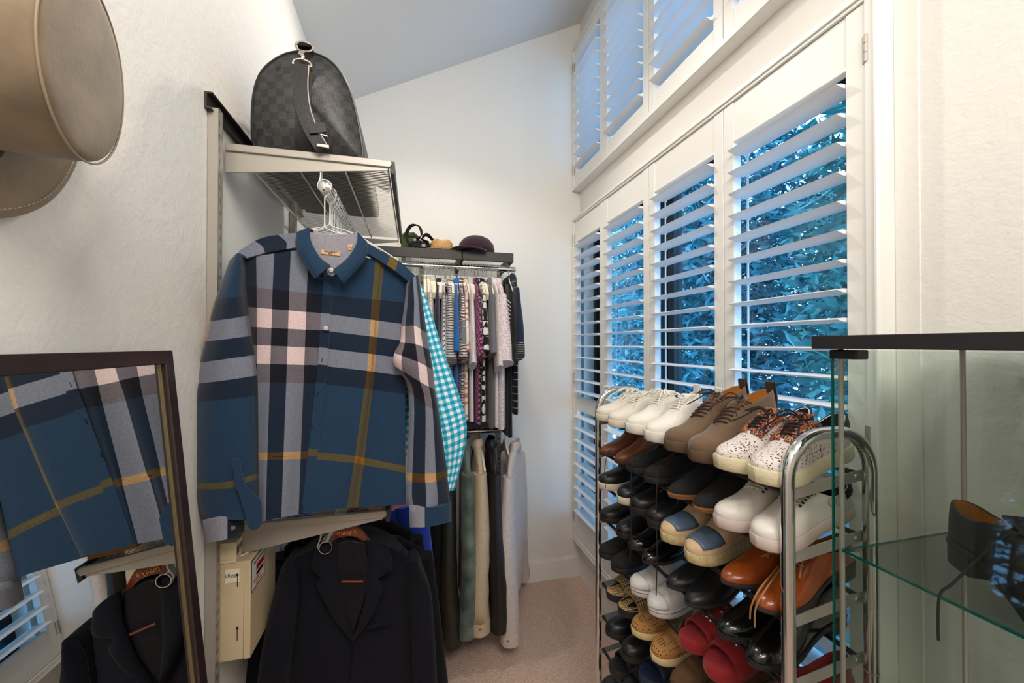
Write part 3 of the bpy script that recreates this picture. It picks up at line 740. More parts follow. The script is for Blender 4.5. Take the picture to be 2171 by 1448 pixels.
# ------------------------------------------------------------------ the plaid shirt
YP = 1.085
def lerp(a, b, t): return a+(b-a)*t
def plaid_shirt():
    t = thing('plaid_shirt', 'navy plaid long sleeved shirt hanging foremost on the upper closet rod', 'shirt', P(700, 1090, YP), 0)
    U = [0, .07, .18, .28, .39, .50, .80, .86, 1.0]
    V = [0, .14, .215, .29, .365, .44, .51, .80, .825, 1.0]
    MBODY = plaid('plaid_body', [(0, PD), (.07, PL), (.18, PD), (.28, PL), (.39, PD), (.50, PB), (.80, PM), (.86, PB)],
                  [(0, PB), (.14, PD), (.215, PL), (.29, PD), (.365, PL), (.44, PD), (.51, PB), (.80, PM), (.825, PB)])
    top = [508, 543, 580, 616, 654, 690, 795, 814, 872]; mid = [528, 545, 572, 608, 645, 674, 778, 793, 858]; bot = [530, 543, 562, 596, 633, 642, 735, 757, 860]
    YL = [545, 609, 650, 692, 730, 770, 810, 958, 974, 1108]; YC = [524, 626, 664, 700, 738, 775, 813, 955, 970, 1078]; YR = [592, 641, 686, 722, 759, 797, 835, 986, 1002, 1074]
    grid = []
    for i in range(10):
        tt = (YC[i]-524)/(1078-524); row = []
        for k in range(9):
            x = lerp(top[k], mid[k], tt/.45) if tt < .45 else lerp(mid[k], bot[k], (tt-.45)/.55)
            s_ = (x-543)/157 if x < 700 else (x-700)/160
            if i == 0: y = lerp(543, 520, s_) if x < 700 else lerp(514, 580, s_**1.1)
            elif i == 9: y = lerp(1110, 1080, max(0, s_)**.8) if x < 700 else lerp(1079, 1070, s_)
            else:
                y = lerp(YL[i], YC[i], s_) if x < 700 else lerp(YC[i], YR[i], s_)
            row.append((x, y))
        grid.append(row)
    dep = lambda s, t_: -.045*math.sin(PI*s)**.7+(.009*math.sin(s*14+1+t_)+.006*math.sin(s*27+t_*4))*t_
    cloth('body', grid, U, V, YP+.03, MBODY, t, dep, lambda s, t_: .02+.08*math.sin(PI*s)**.6, 4, 4)
    # button placket
    MPB = plaid('plaid_placket', [(0, PB), (.999, PB)], [(0, PB), (.14, PD), (.215, PL), (.29, PD), (.365, PL), (.44, PD), (.51, PB), (.80, PM), (.825, PB)])
    g = []
    for i in range(10):
        tt = (YC[i]-524)/(1078-524); x = lerp(690, 674, tt/.45) if tt < .45 else lerp(674, 641, (tt-.45)/.55)
        y = max(YC[i]-(700-x)*.12, 575) if i else 560; g.append([(x, y), (x+20, y+2)])
    cloth('placket', g, [0, 1], V, YP-.0175, MPB, t, lambda s, t_: .002*math.sin(t_*9), lambda s, t_: .006, 2, 4)
    for k, (x, y) in enumerate(((691, 696), (702, 573))):
        b = MB(); c = P(x, y, YP-.0245 if k == 0 else YP-.050); b.lathe([(.0015, 0), (.0055, .0003), (.0055, .002), (.004, .0026)], c, (0, -1, 0), 12); b.build('button', mat('shell_button', '#b9b5a6', .25), t, world=True)
    for x, y in ((683, 763), (673, 836), (661, 905)):
        b = MB(); b.tube([P(x+1, y-4, YP-.0185), P(x-1, y+5, YP-.0185)], .0014, 5); b.build('buttonhole', mat('navy_thread', '#0c1d33', .9), t, world=True)
    # shoulder yoke
    MYL = plaid('plaid_yoke', [(0, PL), (.27, PD), (.62, PL), (.90, PB)], [(0, PB), (.9, PB)])
    MYR = plaid('plaid_yoke_right', [(0, PB), (.45, PB), (.46, PM), (.62, PB)], [(0, PB), (.9, PB)], .35)
    cloth('yoke', [[(505, 533), (548, 507), (595, 497), (650, 492)], [(512, 541), (566, 520), (612, 512), (655, 508)], [(520, 548), (570, 534), (612, 527), (655, 520)]], [0, .33, .66, 1], [0, .5, 1], YP+.012, MYL, t, lambda s, t_: -.03*s-.006*t_, lambda s, t_: .05, 3, 3)
    cloth('yoke', [[(768, 508), (810, 533), (848, 555), (884, 588)], [(768, 517), (808, 543), (846, 566), (879, 594)], [(766, 530), (806, 553), (842, 577), (872, 602)]], [0, .33, .66, 1], [0, .5, 1], YP+.012, MYR, t, lambda s, t_: -.03*(1-s)-.006*t_, lambda s, t_: .05, 3, 3)
    # sleeves
    VS = [0, .10, .2, .3, .4, .5, .6, .8, .83, .92, 1]
    MSL = plaid('plaid_sleeve_left', [(0, PM), (.03, PB), (.90, PB), (.95, PD)], [(0, PB), (.10, PD), (.2, PL), (.3, PD), (.4, PL), (.5, PD), (.6, PB), (.8, PM), (.83, PB)])
    gl = [[(486, 553), (505, 536), (518, 548)], [(456, 636), (490, 630), (518, 627)], [(444, 680), (490, 674), (523, 668)], [(434, 724), (485, 718), (530, 712)], [(423, 768), (480, 760), (538, 752)],
          [(416, 814), (480, 806), (545, 796)], [(411, 852), (480, 846), (547, 838)], [(413, 1024), (485, 1019), (549, 1001)], [(414, 1038), (486, 1034), (550, 1013)], [(424, 1092), (490, 1088), (552, 1062)], [(432, 1104), (490, 1102), (553, 1104)]]
    dl = lambda s, t_: -.045*math.sin(PI*s)**.7-.012*t_+.006*math.sin(s*9+t_*5)*t_
    cloth('sleeve', gl, [0, .5, 1], VS, YP+.012, MSL, t, dl, lambda s, t_: .02+.055*math.sin(PI*s)**.6, 7, 4)
    MCU = plaid('plaid_cuff', [(0, PL), (.68, PD), (.999, PD)], [(0, PB), (.95, PB)], .4)
    cloth('cuff', [[(430, 1103), (468, 1098), (507, 1096)], [(434, 1151), (468, 1146), (507, 1138)]], [0, .5, 1], [0, 1], YP-.010, MCU, t, lambda s, t_: -.034*math.sin(PI*s)**.6, lambda s, t_: .03+.03*math.sin(PI*s), 5, 3)
    b = MB(); b.lathe([(.001, 0), (.0055, .0003), (.0055, .002), (.003, .0026)], P(494, 1119, YP-.034), (0, -1, 0), 12); b.build('button', mat('smoke_button', '#6d6a66', .3), t, world=True)
    flap('cuff_flap', [(492, 975), (500, 971), (508, 976), (512, 1000), (520, 1030), (553, 1062), (554, 1105), (549, 1119), (540, 1126), (527, 1122), (521, 1100), (505, 1045), (497, 1036)], YP-.055, .006, plaid('plaid_blue', [(0, PB), (.999, PB)], [(0, PB), (.9, PB)]), t)
    MSR = plaid('plaid_sleeve_right', [(0, PL), (.14, PD), (.45, PL), (.72, PD), (.99, PD)], [(0, PB), (.10, PB), (.2, PL), (.3, PD), (.4, PL), (.5, PD), (.6, PB), (.8, PM), (.83, PB)])
    gr = [[(862, 600), (876, 588), (888, 582)], [(858, 640), (880, 640), (898, 655)], [(851, 690), (880, 690), (905, 706)], [(848, 725), (884, 730), (911, 742)], [(836, 748), (890, 768), (918, 784)],
          [(836, 776), (895, 812), (922, 826)], [(866, 830), (905, 860), (930, 870)], [(862, 1000), (905, 1003), (948, 997)], [(861, 1020), (906, 1023), (949, 1013)], [(860, 1052), (908, 1056), (953, 1048)], [(866, 1075), (908, 1078), (956, 1074)]]
    dr = lambda s, t_: -.035*math.sin(PI*s)**.7+.006*math.sin(s*8+t_*7)*t_-(.03*math.exp(-((t_-.42)/.12)**2))*(1-s)
    cloth('sleeve', gr, [0, .5, 1], VS, YP+.02, MSR, t, dr, lambda s, t_: .02+.05*math.sin(PI*s)**.6, 7, 4)
    MCR = plaid('plaid_cuff_right', [(0, PL), (.39, PB), (.999, PB)], [(0, PB), (.95, PB)], .4)
    cloth('cuff', [[(867, 1074), (910, 1076), (957, 1071)], [(869, 1118), (910, 1117), (957, 1106)]], [0, .5, 1], [0, 1], YP+.012, MCR, t, lambda s, t_: -.036*math.sin(PI*s)**.6, lambda s, t_: .03+.03*math.sin(PI*s), 5, 3)
    # collar
    MBL = MATS['plaid_blue']
    flap('inside_neck', [(640, 500), (655, 492), (700, 497), (757, 495), (762, 520), (742, 560), (716, 578), (700, 582), (664, 545)], YP-.022, .004, plaid('plaid_inside', [(0, PL), (.99, PL)], [(0, PB), (.9, PB)], .35), t)
    cloth('collar_band', [[(655, 484), (672, 491), (705, 500), (735, 499), (752, 493), (760, 486)], [(657, 506), (676, 512), (706, 519), (736, 518), (752, 513), (762, 506)]], [0, .2, .45, .75, .9, 1], [0, 1], YP-.004, plaid('plaid_band', [(0, PD), (.12, PL), (.45, PD), (.88, PL)], [(0, PB), (.9, PL)], .3), t, lambda s, t_: .02*math.sin(PI*s), lambda s, t_: .008, 4, 2)
    def collar(pts):
        cloth('collar', pts, [0, 1], [0, .3, .6, 1], YP-.03, MBL, t, lambda s, t_: -.022*t_-.006*math.sin(PI*s), lambda s, t_: .006, 4, 5)
    collar([[(628, 492), (655, 482)], [(627, 523), (659, 512)], [(642, 556), (678, 545)], [(667, 590), (700, 562)]])
    collar([[(758, 492), (778, 512)], [(756, 515), (779, 532)], [(738, 545), (770, 555)], [(706, 572), (729, 601)]])
    flap('collar_stand', [(690, 566), (701, 561), (714, 568), (716, 578), (704, 586), (693, 581)], YP-.047, .008, plaid('plaid_stand', [(0, PL), (.99, PL)], [(0, PB), (.9, PB)], .45), t)
    lb = flap('brand_label', [(681, 529), (720, 535), (721, 543), (680, 538)], YP-.0245, .0025, mat('gold_label', '#cfa97a', .6), t, .0005)
    x = (P(720, 535, YP)-P(681, 529, YP)); txtm = mat('brown_print', '#4a3320', .7)
    text_part('label_print', 'BURBERRY', .0062, txtm, lb, P(701, 534.3, YP-.0251), x, (0, 0, 1)); text_part('label_print', 'BRIT', .0042, txtm, lb, P(700, 538.3, YP-.0251), x, (0, 0, 1))
    lb = flap('size_tab', [(736, 519), (748, 518), (745, 530), (739, 531)], YP-.0245, .0025, mat('gold_label', '', 0), t, .0005); text_part('label_print', 'M', .006, txtm, lb, P(742, 525, YP-.0251), (1, 0, 0), (0, 0, 1))
    # stitching
    th = mat('stitch_navy', '#16293f', .9)
    seam('stitching', [(641, 523), (655, 556), (680, 591), (700, 571)], YP-.058, .0007, th, t)
plaid_shirt()

# ------------------------------------------------------------------ generic garment (local x across the shoulders, y through the cloth, z down from the neck)
def rings_body(Wn, Wsh, Wb, L, T, slope, ph, amp, n=28):
    lv = [(0, Wn, T*.55), (-.012, Wn*1.25, T*.6), (-.35*slope, lerp(Wn, Wsh, .55), T*.62), (-slope, Wsh, T*.55), (-slope-.05, Wsh*1.0, T*.75), (-.22, lerp(Wsh, Wb, .4), T*.95), (-.22-(L-.22)*.33, Wb, T), (-.22-(L-.22)*.66, Wb*1.0, T*1.02), (-L+.012, Wb*1.02, T*1.03), (-L, Wb*1.01, T)]
    out = []
    for z, w, th in lv:
        r = []; d = min(1, -z/L)
        for k in range(n):
            a = 2*PI*k/n; c, s = math.cos(a), math.sin(a); e = .75
            x = w*math.copysign(abs(c)**.85, c); y = th*math.copysign(abs(s)**e, s)
            y += amp*d*math.sin(6*a+ph+z*3)+.6*amp*d*math.sin(11*a+2*ph)
            x += amp*.5*d*math.sin(5*a+ph*3)
            r.append((x, y, z))
        out.append(r)
    return out
def rings_sleeve(sg, Wsh, slope, L, ang, w0, w1, t0, t1, ph, n=18, steps=10, bend=.0, amp=.004, wob=0):
    out = []
    p0 = Vector((sg*(Wsh-.035), 0, -slope-.035)); 
    for i in range(steps+1):
        f = i/steps; a = ang*(1-.35*f)+bend*math.sin(PI*f)
        c = p0+Vector((sg*math.sin(ang)*L*f*(1-.15*f), 0, -math.cos(ang)*L*f)); c.x += sg*bend*.3*math.sin(PI*f); c.y += wob*math.sin(f*4.5+ph)*f
        w = lerp(w0, w1, f); th = lerp(t0, t1, min(1, f*1.3)); r = []
        d = Vector((sg*math.cos(ang), 0, math.sin(ang)))
        for k in range(n):
            q = 2*PI*k/n; rp = 1+amp*8*f*math.sin(5*q+ph+f*6)+wob*5*math.sin(9*f*PI+2*q+ph)*min(1, 3*f)*.5+wob*6*math.exp(-((f-.5)/.22)**2)*.5
            r.append(c+d*(w*math.cos(q)*rp)+Vector((0, th*math.sin(q)*rp, 0)))
        out.append(r)
    return out
def uvz(mb, sc):
    for i, (x, y, z) in enumerate(mb.v): mb.uv[i] = ((x+y*.9)*sc, z*sc)
def garment(name, label, cat, loc, rotz, m, L=.7, Wsh=.21, Wb=.23, T=.03, slope=.07, sl=.22, ang=.35, w0=.075, w1=.085, t0=.03, t1=.035, ph=0, amp=.004, collar=None, cuff=None, group=None, both=True, open_m=None, bend=0, sleeve_m=None, hem=None, buttons=0, wob=0):
    t = thing(name, label, cat, loc, rotz, group)
    b = MB(); b.loft(rings_body(.065, Wsh, Wb, L, T, slope, ph, amp)); uvz(b, 1); b.build('body', m, t, angle=80)
    for sg in ((1, -1) if both else (1,)):
        b = MB(); rg = rings_sleeve(sg, Wsh, slope, sl, ang, w0, w1, t0, t1, ph+sg, bend=bend, wob=wob); b.loft(rg)
        uvz(b, 1); s_ = b.build('sleeve', sleeve_m or m, t, angle=80)
        if cuff:
            b = MB(); e = [Vector(p) for p in rg[-1]]; c = sum(e, Vector())/len(e); dn = Vector((sg*math.sin(ang)*.35, 0, -1)).normalized()
            b.loft([[c+(p-c)*1.05 for p in e], [c+(p-c)*1.07+dn*cuff[1]*.5 for p in e], [c+(p-c)*1.05+dn*cuff[1] for p in e]]); uvz(b, 1); b.build('cuff', cuff[0], s_, angle=70)
        if buttons:
            e = [Vector(p) for p in rg[-1]]; c = sum(e, Vector())/len(e)
            b = MB(); b.lathe([(.002, 0), (.008, .001), (.008, .004), (.003, .005)], max(e, key=lambda p: sg*p.x)+Vector((0, 0, -.02)), (sg, 0, 0), 10); b.build('button', M_STEEL, s_)
    if collar:
        b = MB(); n = 20; rr = []
        for z, k, yy in ((-.012, 1.0, 1.0), (.022, .92, 1.05), (.026, .98, 1.15), (.004, 1.22, 1.5), (-.022, 1.38, 1.6)):
            rr.append([(.062*k*math.cos(2*PI*i/n), max(T*.6, .022)*yy*math.sin(2*PI*i/n), z-.012*(math.sin(2*PI*i/n) < -.5)) for i in range(n)])
        b.loft(rr, cap=False); uvz(b, 1); b.build('collar', collar, t, solid=.002, angle=80)
    if hem:
        b = MB(); rb = rings_body(.065, Wsh, Wb, L, T, slope, ph, amp); r0, r1 = rb[-2], rb[-1]
        c = Vector((0, 0, 0))
        b.loft([[(x*1.01, y*1.06, z+.012) for x, y, z in r0], [(x*1.015, y*1.08, z-hem[1]+.012) for x, y, z in r1]]); b.build('hem_band', hem[0], t, angle=70)
    return t
def hanger(label, loc, rotz, m, W_=.2, wire=False, group=None, th=.006, hook_m=None, rise=.055):
    """loc is the top of the hook on the rod."""
    t = thing('clothes_hanger', label, 'hanger', loc, rotz, group); b = MB()
    hk = [(.018*math.sin(a), 0, .003-.018+.018*math.cos(a)) for a in [-2.2+k*(2.2+PI/2)/9 for k in range(10)]]
    hk = hk+[(.012, 0, -.034), (.0, 0, -.046), (0, 0, -.046-rise)]
    b.tube(hk, .0017, 6); b.build('hook', hook_m or M_WIRE, t)
    z = -.046-rise; b = MB()
    if wire:
        b.tube(crv([(0, 0, z), (.006, 0, z-.018), (.07, 0, z-.04), (W_, 0, z-.115), (W_-.01, 0, z-.122), (0, 0, z-.122), (-W_+.01, 0, z-.122), (-W_, 0, z-.115), (-.07, 0, z-.04), (-.006, 0, z-.018), (0, 0, z)], 3), .0016, 5)
    else:
        up = [(-W_, z-.10), (-.12, z-.05), (-.035, z-.008), (-.014, z+.016), (.014, z+.016), (.035, z-.008), (.12, z-.05), (W_, z-.10)]
        dn = [(W_-.012, z-.135), (.11, z-.085), (0, z-.045), (-.11, z-.085), (-W_+.012, z-.135)]
        b.prism([(x, -th, q) for x, q in up+dn], (0, 2*th, 0))
    b.build('shoulders', m, t, bevel=.002 if not wire else 0, angle=50)
    return t

# white wire hangers crowded on the upper rod
h0 = hanger('white coated wire hanger hooked on the closet rod behind the plaid shirt', (-.24, YS+.06, EYE+.4565), 0, M_WHITEPL, .19, True, 'white wire hangers on the upper closet rod', hook_m=M_WHITEPL, rise=.045)
for k in range(26):
    dup(h0, (-.24, YS+.075+.024*k+R.uniform(-.005, .005), EYE+.4565), rot=(0, R.uniform(-.05, .05), R.uniform(-.35, .35)))
hp = hanger('white wire hanger carrying the plaid shirt, its hook over the rod end', (-.242, YP+.055+.045, EYE+.4565), .12, M_WHITEPL, .17, True, hook_m=M_WHITEPL, rise=.07)
# clothes behind the plaid shirt
def gingham(t):
    s = t.new('ShaderNodeSeparateXYZ'); t.link(t.coord('UV'), s.inputs[0]); outs = []
    for i in (0, 1):
        f = t.math('FRACT', t.math('MULTIPLY', s.outputs[i], 58)); outs.append(t.ramp(f, [(0, '#ffffff'), (.5, '#000000')]))
    m = t.mix(.5, outs[0], outs[1]); t.base(t.ramp(m, [(0, '#0f93b9'), (.1, '#5fbdd6'), (.75, '#e9f1f3')]))
M_GING = pmat('turquoise_gingham', gingham, .9, .1)
def gingham_shirt():
    t = thing('gingham_shirt', 'turquoise and white gingham shirt directly behind the plaid shirt', 'shirt', P(880, 1050, 1.2))
    cloth('sleeve', [[(850, 590), (868, 575), (888, 592)], [(850, 650), (880, 650), (908, 642)], [(855, 750), (900, 745), (938, 738)], [(865, 850), (920, 845), (972, 832)], [(880, 930), (940, 925), (990, 905)], [(900, 990), (945, 988), (980, 978)], [(910, 1036), (940, 1042), (963, 1040)]],
          [0, .06, .12], [0, .08, .2, .32, .42, .49, .55], 1.2, M_GING, t, lambda s, t_: -.03*math.sin(PI*s)**.7+.005*math.sin(s*10+t_*8), lambda s, t_: .02+.04*math.sin(PI*s), 5, 4)
    cloth('body', [[(520, 545), (690, 520), (868, 580)], [(530, 800), (690, 800), (880, 790)], [(560, 1060), (700, 1060), (850, 1060)]], [0, .22, .44], [0, .3, .6], 1.215, M_GING, t, lambda s, t_: -.02*math.sin(PI*s), lambda s, t_: .05, 4, 5)
gingham_shirt()
b = MB(); b.box((-.18, YS+.03, ZL+.006), (-.075, YS+.14, ZL+.06)); t = thing('cardboard_box', 'small brown cardboard box on the lower wire shelf under the plaid shirt', 'box', (-.13, YS+.08, ZL+.006))
cb = b.build('box', mat('kraft_card', '#a5805c', .85, var=.05), t, world=True, bevel=.001)
b = MB(); b.box((-.181, YS+.07, ZL+.0595), (-.074, YS+.10, ZL+.0608)); b.build('tape', mat('brown_tape', '#b8946a', .35), t, world=True)

# ------------------------------------------------------------------ navy blazer on its wooden hanger
M_NAVY = fabric('navy_wool', '#0c0d18', .95, .12, 1200, .02)
M_NAVYL = fabric('navy_lining', '#0b0b14', .45, .1, 300, 0, .3)
YZ = 1.235
def blazer():
    t = thing('navy_blazer', 'navy blazer hanging under the hollow closet rod', 'blazer', P(740, 1440, YZ))
    DY = 230
    dep = lambda s, t_: -.05*math.sin(PI*s)**.6+.006*math.sin(s*12)*t_
    th = lambda s, t_: .02+.09*math.sin(PI*s)**.6
    g = [[(612, 1190), (660, 1166), (700, 1150), (740, 1152), (780, 1148), (830, 1162), (878, 1196)], [(614, 1240), (655, 1240), (700, 1240), (740, 1240), (780, 1240), (830, 1240), (884, 1250)], [(608, 1330), (655, 1330), (700, 1330), (742, 1330), (785, 1330), (835, 1330), (890, 1340)], [(600, 1440), (650, 1440), (700, 1440), (742, 1440), (785, 1440), (838, 1440), (892, 1440)], [(592, 1660), (650, 1668), (700, 1670), (742, 1672), (785, 1670), (838, 1668), (894, 1660)]]
    U6 = [i/6 for i in range(7)]
    cloth('body', g, U6, [0, .2, .4, .6, 1], YZ+.03, M_NAVY, t, dep, th, 4, 4)
    gl = [[(596, 1205), (612, 1188), (630, 1192)], [(580, 1260), (604, 1255), (632, 1258)], [(560, 1350), (590, 1345), (622, 1350)], [(546, 1440), (578, 1440), (612, 1445)], [(530, 1560), (570, 1565), (605, 1570)]]
    gr = [[(858, 1192), (880, 1192), (898, 1212)], [(864, 1260), (892, 1255), (914, 1262)], [(872, 1350), (902, 1345), (922, 1350)], [(874, 1440), (905, 1440), (927, 1445)], [(870, 1560), (902, 1565), (930, 1570)]]
    for g in (gl, gr): cloth('sleeve', g, [0, .5, 1], [0, .25, .5, .75, 1], YZ+.01, M_NAVY, t, lambda s, t_: -.035*math.sin(PI*s)**.6-.01*t_+.004*math.sin(s*9+t_*6), lambda s, t_: .02+.06*math.sin(PI*s)**.6, 6, 5)
    # opening with lining, lapels, collar
    flap('lining', [(712, 1152), (742, 1146), (775, 1152), (784, 1200), (774, 1270), (748, 1345), (722, 1272), (708, 1200)], YZ-.026, .012, M_NAVYL, t, dy=[0, 0, 0, -.002, -.006, -.008, -.006, -.002])
    cloth('lapel', [[(668, 1164), (712, 1146)], [(660, 1205), (716, 1200)], [(678, 1225), (720, 1230)], [(672, 1242), (726, 1272)], [(700, 1300), (742, 1330)], [(738, 1352), (750, 1362)]], [0, 1], [0, .2, .35, .45, .7, 1], YZ-.032, M_NAVY, t, lambda s, t_: -.012*math.sin(PI*s)-.006*t_, lambda s, t_: .006, 4, 4)
    cloth('lapel', [[(776, 1146), (824, 1164)], [(782, 1200), (832, 1206)], [(778, 1232), (802, 1228)], [(774, 1272), (812, 1246)], [(758, 1330), (786, 1310)], [(746, 1365), (752, 1356)]], [0, 1], [0, .2, .35, .45, .7, 1], YZ-.036, M_NAVY, t, lambda s, t_: -.012*math.sin(PI*s)-.006*t_, lambda s, t_: .006, 4, 4)
    cloth('collar', [[(700, 1136), (740, 1132), (782, 1136)], [(706, 1158), (742, 1154), (778, 1158)]], [0, .5, 1], [0, 1], YZ+.01, M_NAVY, t, lambda s, t_: .015*math.sin(PI*s), lambda s, t_: .012, 5, 2)
    seam('front_edge', [(748, 1362), (744, 1410), (741, 1470), (742, 1650)], YZ-.024, .0016, M_NAVYL, t)
    seam('sleeve_seam', [(622, 1190), (636, 1220), (634, 1290), (620, 1400)], YZ-.012, .0012, M_NAVYL, t); seam('sleeve_seam', [(868, 1196), (862, 1240), (868, 1320), (874, 1420)], YZ-.012, .0012, M_NAVYL, t)
    flap('breast_pocket', [(778, 1330), (832, 1316), (833, 1322), (779, 1337)], YZ-.030, .006, M_NAVY, t, .001)
    h = thing('wooden_hanger', 'red-brown wooden hanger with lettering inside the navy blazer', 'hanger', P(740, 1110, YZ))
    MW = mat('red_brown_wood', '#6e2b16', .3, var=.12, vscale=30, coat=.3)
    cloth('shoulders', [[(695, 1150), (712, 1122), (735, 1114), (752, 1115), (768, 1128), (786, 1152)], [(697, 1160), (715, 1142), (735, 1137), (752, 1138), (768, 1146), (784, 1162)]], [0, .2, .4, .6, .8, 1], [0, 1], YZ-.012, MW, h, lambda s, t_: -.004*math.sin(PI*s), lambda s, t_: .014, 5, 3)
    b = MB(); b.tube([P(724, 1233, YZ-.045), P(770, 1233, YZ-.045)], .0028, 8); b.build('trouser_bar', MW, h, world=True)
    b = MB(); q = P(742, 1114, YZ-.004); rz = EYE-.560+.0175
    b.tube([q, Vector((q.x, YZ, rz-.03)), Vector((-.236+.022, YZ, rz-.014)), Vector((-.236+.014, YZ, rz)), Vector((-.236, YZ, rz+.005)), Vector((-.236-.018, YZ, rz-.006))], .002, 7); b.build('hook', M_CHROME, h, world=True)
    text_part('lettering', "macy's", .020, mat('gold_print', '#d79a45', .4), h, P(735, 1128, YZ-.0175), P(752, 1126, YZ)-P(722, 1129, YZ), (0, 0, 1), .0005)
blazer()
M_BLKDEN = fabric('black_denim', '#0e0f14', .95, .15, 700, .02)
M_ROYAL = fabric('royal_blue_cloth', '#1e3fae', .8, .06); M_PINK = fabric('pink_cloth', '#e58a96', .85, .05); M_BLKCOT = fabric('black_cotton', '#0b0b0d', .95, .1, 900, .02)
garment('denim_jacket', 'black denim jacket directly behind the navy blazer', 'jacket', (-.20, 1.40, EYE-.63), .06, M_BLKDEN, .74, .225, .25, .035, .075, .62, .16, .075, .06, .04, .04, 1.2, collar=M_BLKDEN, cuff=(M_BLKDEN, .05))
garment('dark_coat', 'plain black coat behind the black denim jacket', 'coat', (-.225, 1.56, EYE-.64), .03, M_BLKCOT, .85, .22, .24, .035, .075, .62, .16, .075, .06, .04, .04, 2.2, collar=M_BLKCOT)
t = garment('blue_jacket', 'royal blue jacket with pink shoulder beyond the navy blazer', 'jacket', (-.205, 1.70, EYE-.55), .0, M_ROYAL, .72, .22, .24, .035, .075, .60, .16, .07, .055, .04, .04, .4, collar=M_PINK)
b = MB(); b.loft([[(x*1.02, y*1.04, z) for x, y, z in r] for r in rings_body(.065, .22, .24, .72, .035, .075, .4, .004)[2:5]]); b.build('shoulder_panel', M_PINK, t)
for y, lb, dz, wx in ((1.40, 'dark hanger carrying the black denim jacket', 0, -.20), (1.56, 'dark hanger carrying the plain black coat', 0, -.22), (1.70, 'dark hanger carrying the royal blue jacket', 0, -.20)):
    hanger(lb, (-.236, y, EYE-.560+.0195), 0, M_BLACK, .15, False, rise=.03)

# ------------------------------------------------------------------ clothes on the back wall rods
def uvpat(kind, a, b_, sc=40, c=None, th=.5):
    def f(t):
        uv = t.coord('UV')
        if kind in ('vstripe', 'hstripe'):
            s = t.new('ShaderNodeSeparateXYZ'); t.link(uv, s.inputs[0]); k = 0 if kind == 'vstripe' else 1
            fr = t.math('FRACT', t.math('MULTIPLY', s.outputs[k], sc)); t.base(t.ramp(fr, [(0, a), (th, b_)]))
        elif kind == 'wave':
            w = t.new('ShaderNodeTexWave', wave_type='BANDS', bands_direction='Y'); w.inputs['Scale'].default_value = sc; w.inputs['Distortion'].default_value = 3.5; w.inputs['Detail'].default_value = 1; w.inputs['Detail Scale'].default_value = .7
            t.link(uv, w.inputs['Vector']); t.base(t.ramp(w.outputs['Fac'], [(0, a), (th, b_)]))
        elif kind in ('dots', 'lines', 'rdots'):
            v = t.new('ShaderNodeTexVoronoi'); v.inputs['Scale'].default_value = sc; v.inputs['Randomness'].default_value = 0 if kind == 'dots' else 1
            if kind == 'lines': v.feature = 'DISTANCE_TO_EDGE'
            t.link(t.coord('UV', (1, .75, 1), (0, 0, .785)) if kind == 'dots' else uv, v.inputs['Vector']); t.base(t.ramp(v.outputs['Distance'], [(0, a), (th, b_)]))
        elif kind == 'leaf':
            w = t.new('ShaderNodeTexWave', wave_type='RINGS'); w.inputs['Scale'].default_value = sc; w.inputs['Distortion'].default_value = 9; w.inputs['Detail'].default_value = 2; t.link(uv, w.inputs['Vector'])
            n = t.noise(12, uv, 2); m = t.ramp(w.outputs['Fac'], [(0, a), (.5, b_)]); t.base(t.mix(t.ramp(n, [(0, '#000000'), (.55, '#ffffff')]), m, c or a))
        elif kind == 'speck':
            n = t.noise(sc, uv, 3); t.base(t.ramp(n, [(0, a), (th, b_)]))
        t.bump(t.noise(30, t.coord('Object'), 3), .25, .006)
    return f
G = dict(
 cream=pmat('cream_print_cloth', uvpat('leaf', '#e9dfd2', '#cdb8a8', 14, '#e8ded4')), navy=fabric('navy_cotton', '#20243a'),
 thin=pmat('thin_striped_cloth', uvpat('vstripe', '#d9d5d6', '#3c4156', 150, th=.62)), wave=pmat('wavy_striped_cloth', uvpat('wave', '#3b3a40', '#c9c1be', 24, th=.3)),
 blue=fabric('bright_blue_cotton', '#1166a8'), palm=pmat('palm_print_cloth', uvpat('leaf', '#d8cfc8', '#55393a', 22, '#77757a')),
 coral=pmat('coral_striped_cloth', uvpat('leaf', '#e8d9cc', '#c08a72', 9, '#ece0d6')), white=fabric('white_cotton', '#d9d2d3', .9, .03),
 purple=pmat('purple_dotted_cloth', uvpat('dots', '#b0607c', '#3d2440', 62, th=.36)), blackdot=pmat('black_dotted_cloth', uvpat('rdots', '#c9c4c2', '#121216', 90, th=.2)),
 lines=pmat('black_line_print_cloth', uvpat('lines', '#141416', '#dcd5cb', 26, th=.10)), grey=fabric('mid_grey_cotton', '#6d6c73'),
 light=pmat('light_print_cloth', uvpat('speck', '#cfc6c3', '#ded4d2', 70)), pink=pmat('pale_pink_speckled_cloth', uvpat('speck', '#c9b4b3', '#e2d5d4', 120, th=.5)),
 feather=pmat('black_feather_print_cloth', uvpat('speck', '#101014', '#1c1c22', 30, th=.6)), polo=fabric('navy_polo_cotton', '#1d2438'),
 polostripe=pmat('polo_stripe_cloth', uvpat('hstripe', '#a9a9ac', '#151a2b', 26, th=.10)), polocuff=pmat('polo_cuff_stripe', uvpat('hstripe', '#b4b2ae', '#14171f', 95, th=.4)))
YK = 2.25
